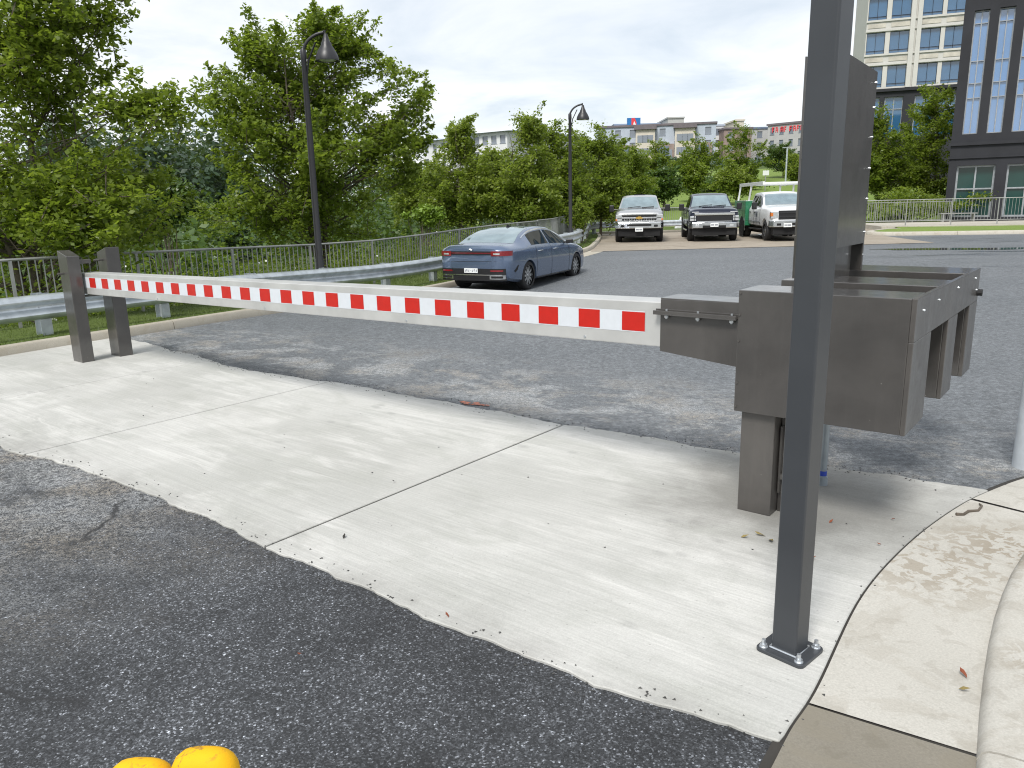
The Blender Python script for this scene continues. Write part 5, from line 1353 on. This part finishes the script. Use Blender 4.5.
for k, (px, Y, cy, hw, hh, t, lab, mt, st) in enumerate(mids):
    b = gbase(px, Y)
    tree('deciduous_tree', lab, b, L_px(b, [(px, cy, hw, hh, 5, 0, hw*Y/FPX*.8), (px-hw*.45, cy+hh*.45, hw*.7, hh*.5, 2.5, .3, 1.2), (px+hw*.45, cy+hh*.4, hw*.7, hh*.5, 2.5, -.3, 1.2), (t[0], t[1], t[2], t[3], 1.1, 0, .6)], Y),
         M[mt], 30000, .125, 30+k, .09, st, .48, 170, limb_n=40)
hills_t = [
    (702, 92, 158, 22, 20, (700, 146, 14, 11), 'rounded tree on the slope in front of the apartment block', 'leaf_mid'),
    (745, 95, 158, 24, 24, (741, 138, 14, 13), 'tall round tree right of the apartment block', 'leaf_mid'),
    (781, 100, 157, 15, 14, (780, 149, 11, 8), 'dark round tree in front of the red lettered block', 'leaf_dark'),
    (655, 92, 164, 16, 20, (652, 150, 12, 9), 'olive tree in front of the left end of the apartment block', 'leaf_olive'),
    (617, 75, 165, 18, 26, (612, 147, 12, 12), 'bushy tree beyond the guardrail corner', 'leaf_mid'),
    (693, 66, 178, 8, 11, (693, 171, 4, 5), 'slender sapling on the lawn above the navy truck', 'leaf_mid'),
    (664, 60, 184, 13, 13, (662, 175, 8, 6), 'small dark tree on the lawn between the silver and navy trucks', 'leaf_dark'),
    (735, 62, 181, 16, 13, (733, 171, 9, 7), 'spreading young tree on the lawn left of the work truck', 'leaf_olive'),
    (800, 88, 168, 12, 16, (802, 160, 8, 8), 'pale green tree partly hidden by the housing of the barrier', 'leaf_olive'),
]
for k, (px, Y, cy, hw, hh, t, lab, mt) in enumerate(hills_t):
    b = gbase(px, Y)
    tree('deciduous_tree', lab, b, L_px(b, [(px, cy, hw, hh, 5, 0, hw*Y/FPX*.9), (px-hw*.4, cy+hh*.3, hw*.65, hh*.6, 2, .3, hw*Y/FPX*.5), (px+hw*.4, cy+hh*.35, hw*.65, hh*.6, 2, -.3, hw*Y/FPX*.5), (t[0], t[1], t[2], t[3], 1, 0, t[2]*Y/FPX*.7)], Y),
         M[mt], 10000, .20, 60+k, .1, 1, .6, 75, limb_n=22)
for k, (px, Y, items, lab, mt) in enumerate([
    (932, 58, [(932, 145, 27, 46, 5), (935, 105, 18, 18, 1.6), (908, 175, 22, 24, 2), (945, 185, 20, 24, 2)], 'tall leafy tree against the left side of the dark brick building', 'leaf_bright'),
    (884, 56, [(882, 160, 20, 40, 4), (877, 122, 9, 16, .8), (898, 178, 18, 22, 2), (868, 180, 14, 22, 1.4)], 'slimmer leafy tree directly right of the barrier housing', 'leaf_mid')]):
    b = gbase(px, Y)
    tree('deciduous_tree', lab, b, L_px(b, [(*i, 0, i[2]*Y/FPX*.8) for i in items], Y), M[mt], 26000, .17, 80+k, .13, 1, .6, 120, limb_n=40)

# shrubs
def shrub(name, label, px, py, Y, hw, hh, mat, n, size, seed, group=None):
    r = np.random.default_rng(seed); c = np.array(at(px, py, Y)); b = np.array([c[0], Y, min(float(zground(c[0], Y)), c[2]-hh*Y/FPX)])
    g = thing(name, label, 'shrub', tuple(b), 0, group); s = Y/FPX
    cl = [c-b+r.normal(0, .45, 3)*np.array([hw*s, hw*s*.7, hh*s]) for _ in range(40)]; st = MB()
    for q in cl[:14]: st.tube([(0, 0, 0), (q*.5+r.normal(0, .05, 3)), q], [.025, .016, .006], 5)
    st.build('stems', M['bark'], g)
    i = r.integers(0, 40, n); leaves('foliage', mat, np.array(cl)[i]+r.normal(0, .3, (n, 3))*np.array([hw*s, hw*s*.7, hh*s])*.5, size, r, g)
shrub('shrub', 'bright lime green shrub beyond the railing left of the car', 426, 214, 30, 15, 11, M['leaf_lime'], 5000, .13, 1)
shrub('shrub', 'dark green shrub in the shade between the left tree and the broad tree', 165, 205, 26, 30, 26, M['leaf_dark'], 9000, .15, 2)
shrub('shrub', 'leafy shrub at the foot of the farther lamp', 580, 215, 31.5, 8, 14, M['leaf_olive'], 3000, .13, 3)
shrub('hedge', 'rounded hedge along the railing left of the dark brick building', 910, 205, 47, 50, 13, M['leaf_bright'], 9000, .16, 4)
shrub('hedge', 'dark clipped hedge on the slope above the navy truck', 715, 182, 80, 46, 6, M['leaf_dark'], 6000, .25, 5)

# undergrowth outside the railing and the far wood
def mass(name, label, lines, mat, size, seed, n, kind='stuff', cat='undergrowth', flowers=0):
    r = np.random.default_rng(seed); P = []
    for (x, y, z, rx, ry, rz, w) in lines:
        k = int(n*w); d = r.normal(0, 1, (k, 3)); d /= np.linalg.norm(d, axis=1)[:, None]; q = r.random(k)**.4
        nz = 1+.25*np.sin(d[:, 0]*7+x)+.2*np.sin(d[:, 2]*9+y)
        P.append(np.array([x, y, z])+d*np.array([rx, ry, rz])*(q*nz)[:, None])
    P = np.concatenate(P)
    sp = None; mats = mat if isinstance(mat, list) else [mat]
    if len(mats) > 1: sp = (r.random(len(P)) < flowers).astype(int)
    tag(leaves(name, mats, P, size, r, None, .5, sp), label, cat, kind=kind)
r = np.random.default_rng(4)
ug = []
for p in resample(offset(K[(K[:, 1] > 3) & (K[:, 1] < 40)], 3.5), 1.1):
    for dd in (0, 1.6, 3.4, 5.6):
        x, y = p[0]-dd*.85+r.normal(0, .4), p[1]+dd*.45+r.normal(0, .4); h = r.uniform(.5, 1.1)*(1+.1*dd)
        ug.append((x, y, float(zground(x, y))+h*.5, .95, .95, h*.8, 1))
w = 1/len(ug); ug = [(*u[:6], w) for u in ug]
mass('undergrowth', 'tangle of low green bushes and weeds outside the left railing', ug, [M['leaf_mid'], M['flower']], .085, 8, 70000, flowers=.012)
wood = []
for k in range(46):
    y = r.uniform(50, 105); x = at(r.uniform(-190, 470), 200, y)[0]; h = r.uniform(4.5, 7.2)*(.8+.004*y); z = float(zground(x, y)); rr = r.uniform(2.0, 3.4)
    wood.append((x, y, z+h*.55, rr, rr, h*.5, 1))
for k in range(30):
    y = r.uniform(28, 48); x = at(r.uniform(-200, 200), 200, y)[0]; h = r.uniform(2.5, 4.2); z = float(zground(x, y)); rr = r.uniform(1.6, 2.6)
    wood.append((x, y, z+h*.5, rr, rr, h*.55, .9))
sm = sum(u[6] for u in wood); wood = [(*u[:6], u[6]/sm) for u in wood]
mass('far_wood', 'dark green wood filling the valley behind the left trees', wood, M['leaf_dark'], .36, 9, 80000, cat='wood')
vw = []
for k in range(30):
    y = r.uniform(74, 100); x = at(r.uniform(40, 240), 200, y)[0]; h = r.uniform(11.5, 14.8); z = float(zground(x, y)); rr = r.uniform(2.6, 4.)
    vw.append((x, y, z+h*.5, rr, rr, h*.52, 1/30))
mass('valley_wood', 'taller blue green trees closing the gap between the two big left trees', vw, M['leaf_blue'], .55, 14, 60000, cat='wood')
hz = []
for k in range(70):
    y = r.uniform(115, 190); x = at(r.uniform(-250, 590), 200, y)[0]; z = float(zground(x, y)); h = r.uniform(8, 13); rr = r.uniform(4, 6.5)
    h = h*.55 if x > -.1*y else h*1.45
    hz.append((x, y, z+h*.5, rr, rr, h*.5, 1))
for k in range(40):
    y = r.uniform(120, 175); x = at(r.uniform(600, 830), 200, y)[0]; z = float(zground(x, y)); h = r.uniform(1.2, 2.4); rr = r.uniform(2., 3.5)
    hz.append((x, y, z+h*.4, rr, rr, h*.5, .6))
sm = sum(u[6] for u in hz); hz = [(*u[:6], u[6]/sm) for u in hz]
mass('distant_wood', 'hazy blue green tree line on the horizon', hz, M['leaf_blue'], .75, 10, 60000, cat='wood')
# ================================================================== sky, sun, camera
SUN_EL, SUN_AZ = 52, 205            # azimuth: compass direction the light comes from, 0 = +Y
w = bpy.data.worlds.new('World'); S.world = w; w.use_nodes = True
nt = w.node_tree; bg = nt.nodes['Background']; out = nt.nodes['World Output']
sky = N(nt, 'ShaderNodeTexSky'); sky.sky_type = 'NISHITA'; sky.sun_disc = False
sky.sun_elevation = R(SUN_EL); sky.sun_rotation = R(SUN_AZ)
L(nt, sky.outputs[0], bg.inputs['Color']); bg.inputs['Strength'].default_value = .11
tc = N(nt, 'ShaderNodeTexCoord'); sx = N(nt, 'ShaderNodeSeparateXYZ'); L(nt, tc.outputs['Generated'], sx.inputs[0])
up = math_(nt, 'ADD', math_(nt, 'MAXIMUM', sx.outputs[2], 0.), .16)
cv = N(nt, 'ShaderNodeCombineXYZ'); L(nt, math_(nt, 'DIVIDE', sx.outputs[0], up), cv.inputs[0]); L(nt, math_(nt, 'DIVIDE', sx.outputs[1], up), cv.inputs[1])
cl = noise(nt, cv.outputs[0], 1.15, 8, .58, .4)
cl2 = noise(nt, scaled(nt, cv.outputs[0], (.5, 1.1, 1)), .55, 4, .5)
cc = mix(nt, ramp(nt, cl, [(.38, 0.), (.58, 1.)]), (.68, .735, .795), (1.0, 1.0, 1.0))
cc = mix(nt, math_(nt, 'MULTIPLY', ramp(nt, cl2, [(.42, 0.), (.64, 1.)]), .55), cc, (.66, .715, .77))
b2 = N(nt, 'ShaderNodeBackground'); L(nt, cc, b2.inputs['Color']); b2.inputs['Strength'].default_value = .65
ms = N(nt, 'ShaderNodeMixShader'); ms.inputs[0].default_value = .86
L(nt, bg.outputs[0], ms.inputs[1]); L(nt, b2.outputs[0], ms.inputs[2]); L(nt, ms.outputs[0], out.inputs['Surface'])
sd = bpy.data.lights.new('sun', 'SUN'); sd.energy = 2.1; sd.angle = R(17); sd.color = (1, .965, .91)
so = bpy.data.objects.new('sun', sd); C.objects.link(so)
d = Vector((math.sin(R(SUN_AZ))*math.cos(R(SUN_EL)), math.cos(R(SUN_AZ))*math.cos(R(SUN_EL)), math.sin(R(SUN_EL))))
so.rotation_euler = d.to_track_quat('Z', 'Y').to_euler()

cam = bpy.data.cameras.new('camera'); co = bpy.data.objects.new('camera', cam); C.objects.link(co)
cam.sensor_fit = 'HORIZONTAL'; cam.sensor_width = 36; cam.lens = 36*FPX/1024; cam.clip_start = .05; cam.clip_end = 6000
mm = Matrix(((RT[0], UP[0], -FWD[0], 0), (RT[1], UP[1], -FWD[1], 0), (RT[2], UP[2], -FWD[2], EYE), (0, 0, 0, 1)))
co.matrix_world = mm
S.camera = co
S.render.resolution_x, S.render.resolution_y = 1024, 768
vs = S.view_settings; vs.view_transform = 'Standard'; vs.look = 'None'; vs.gamma = 1; vs.use_curve_mapping = False; vs.exposure = .84
S.cycles.use_denoising = True
S.cycles.filter_width = 1.1
S.cycles.max_bounces = 9; S.cycles.diffuse_bounces = 5; S.cycles.transmission_bounces = 6; S.cycles.glossy_bounces = 3; S.cycles.transparent_max_bounces = 4
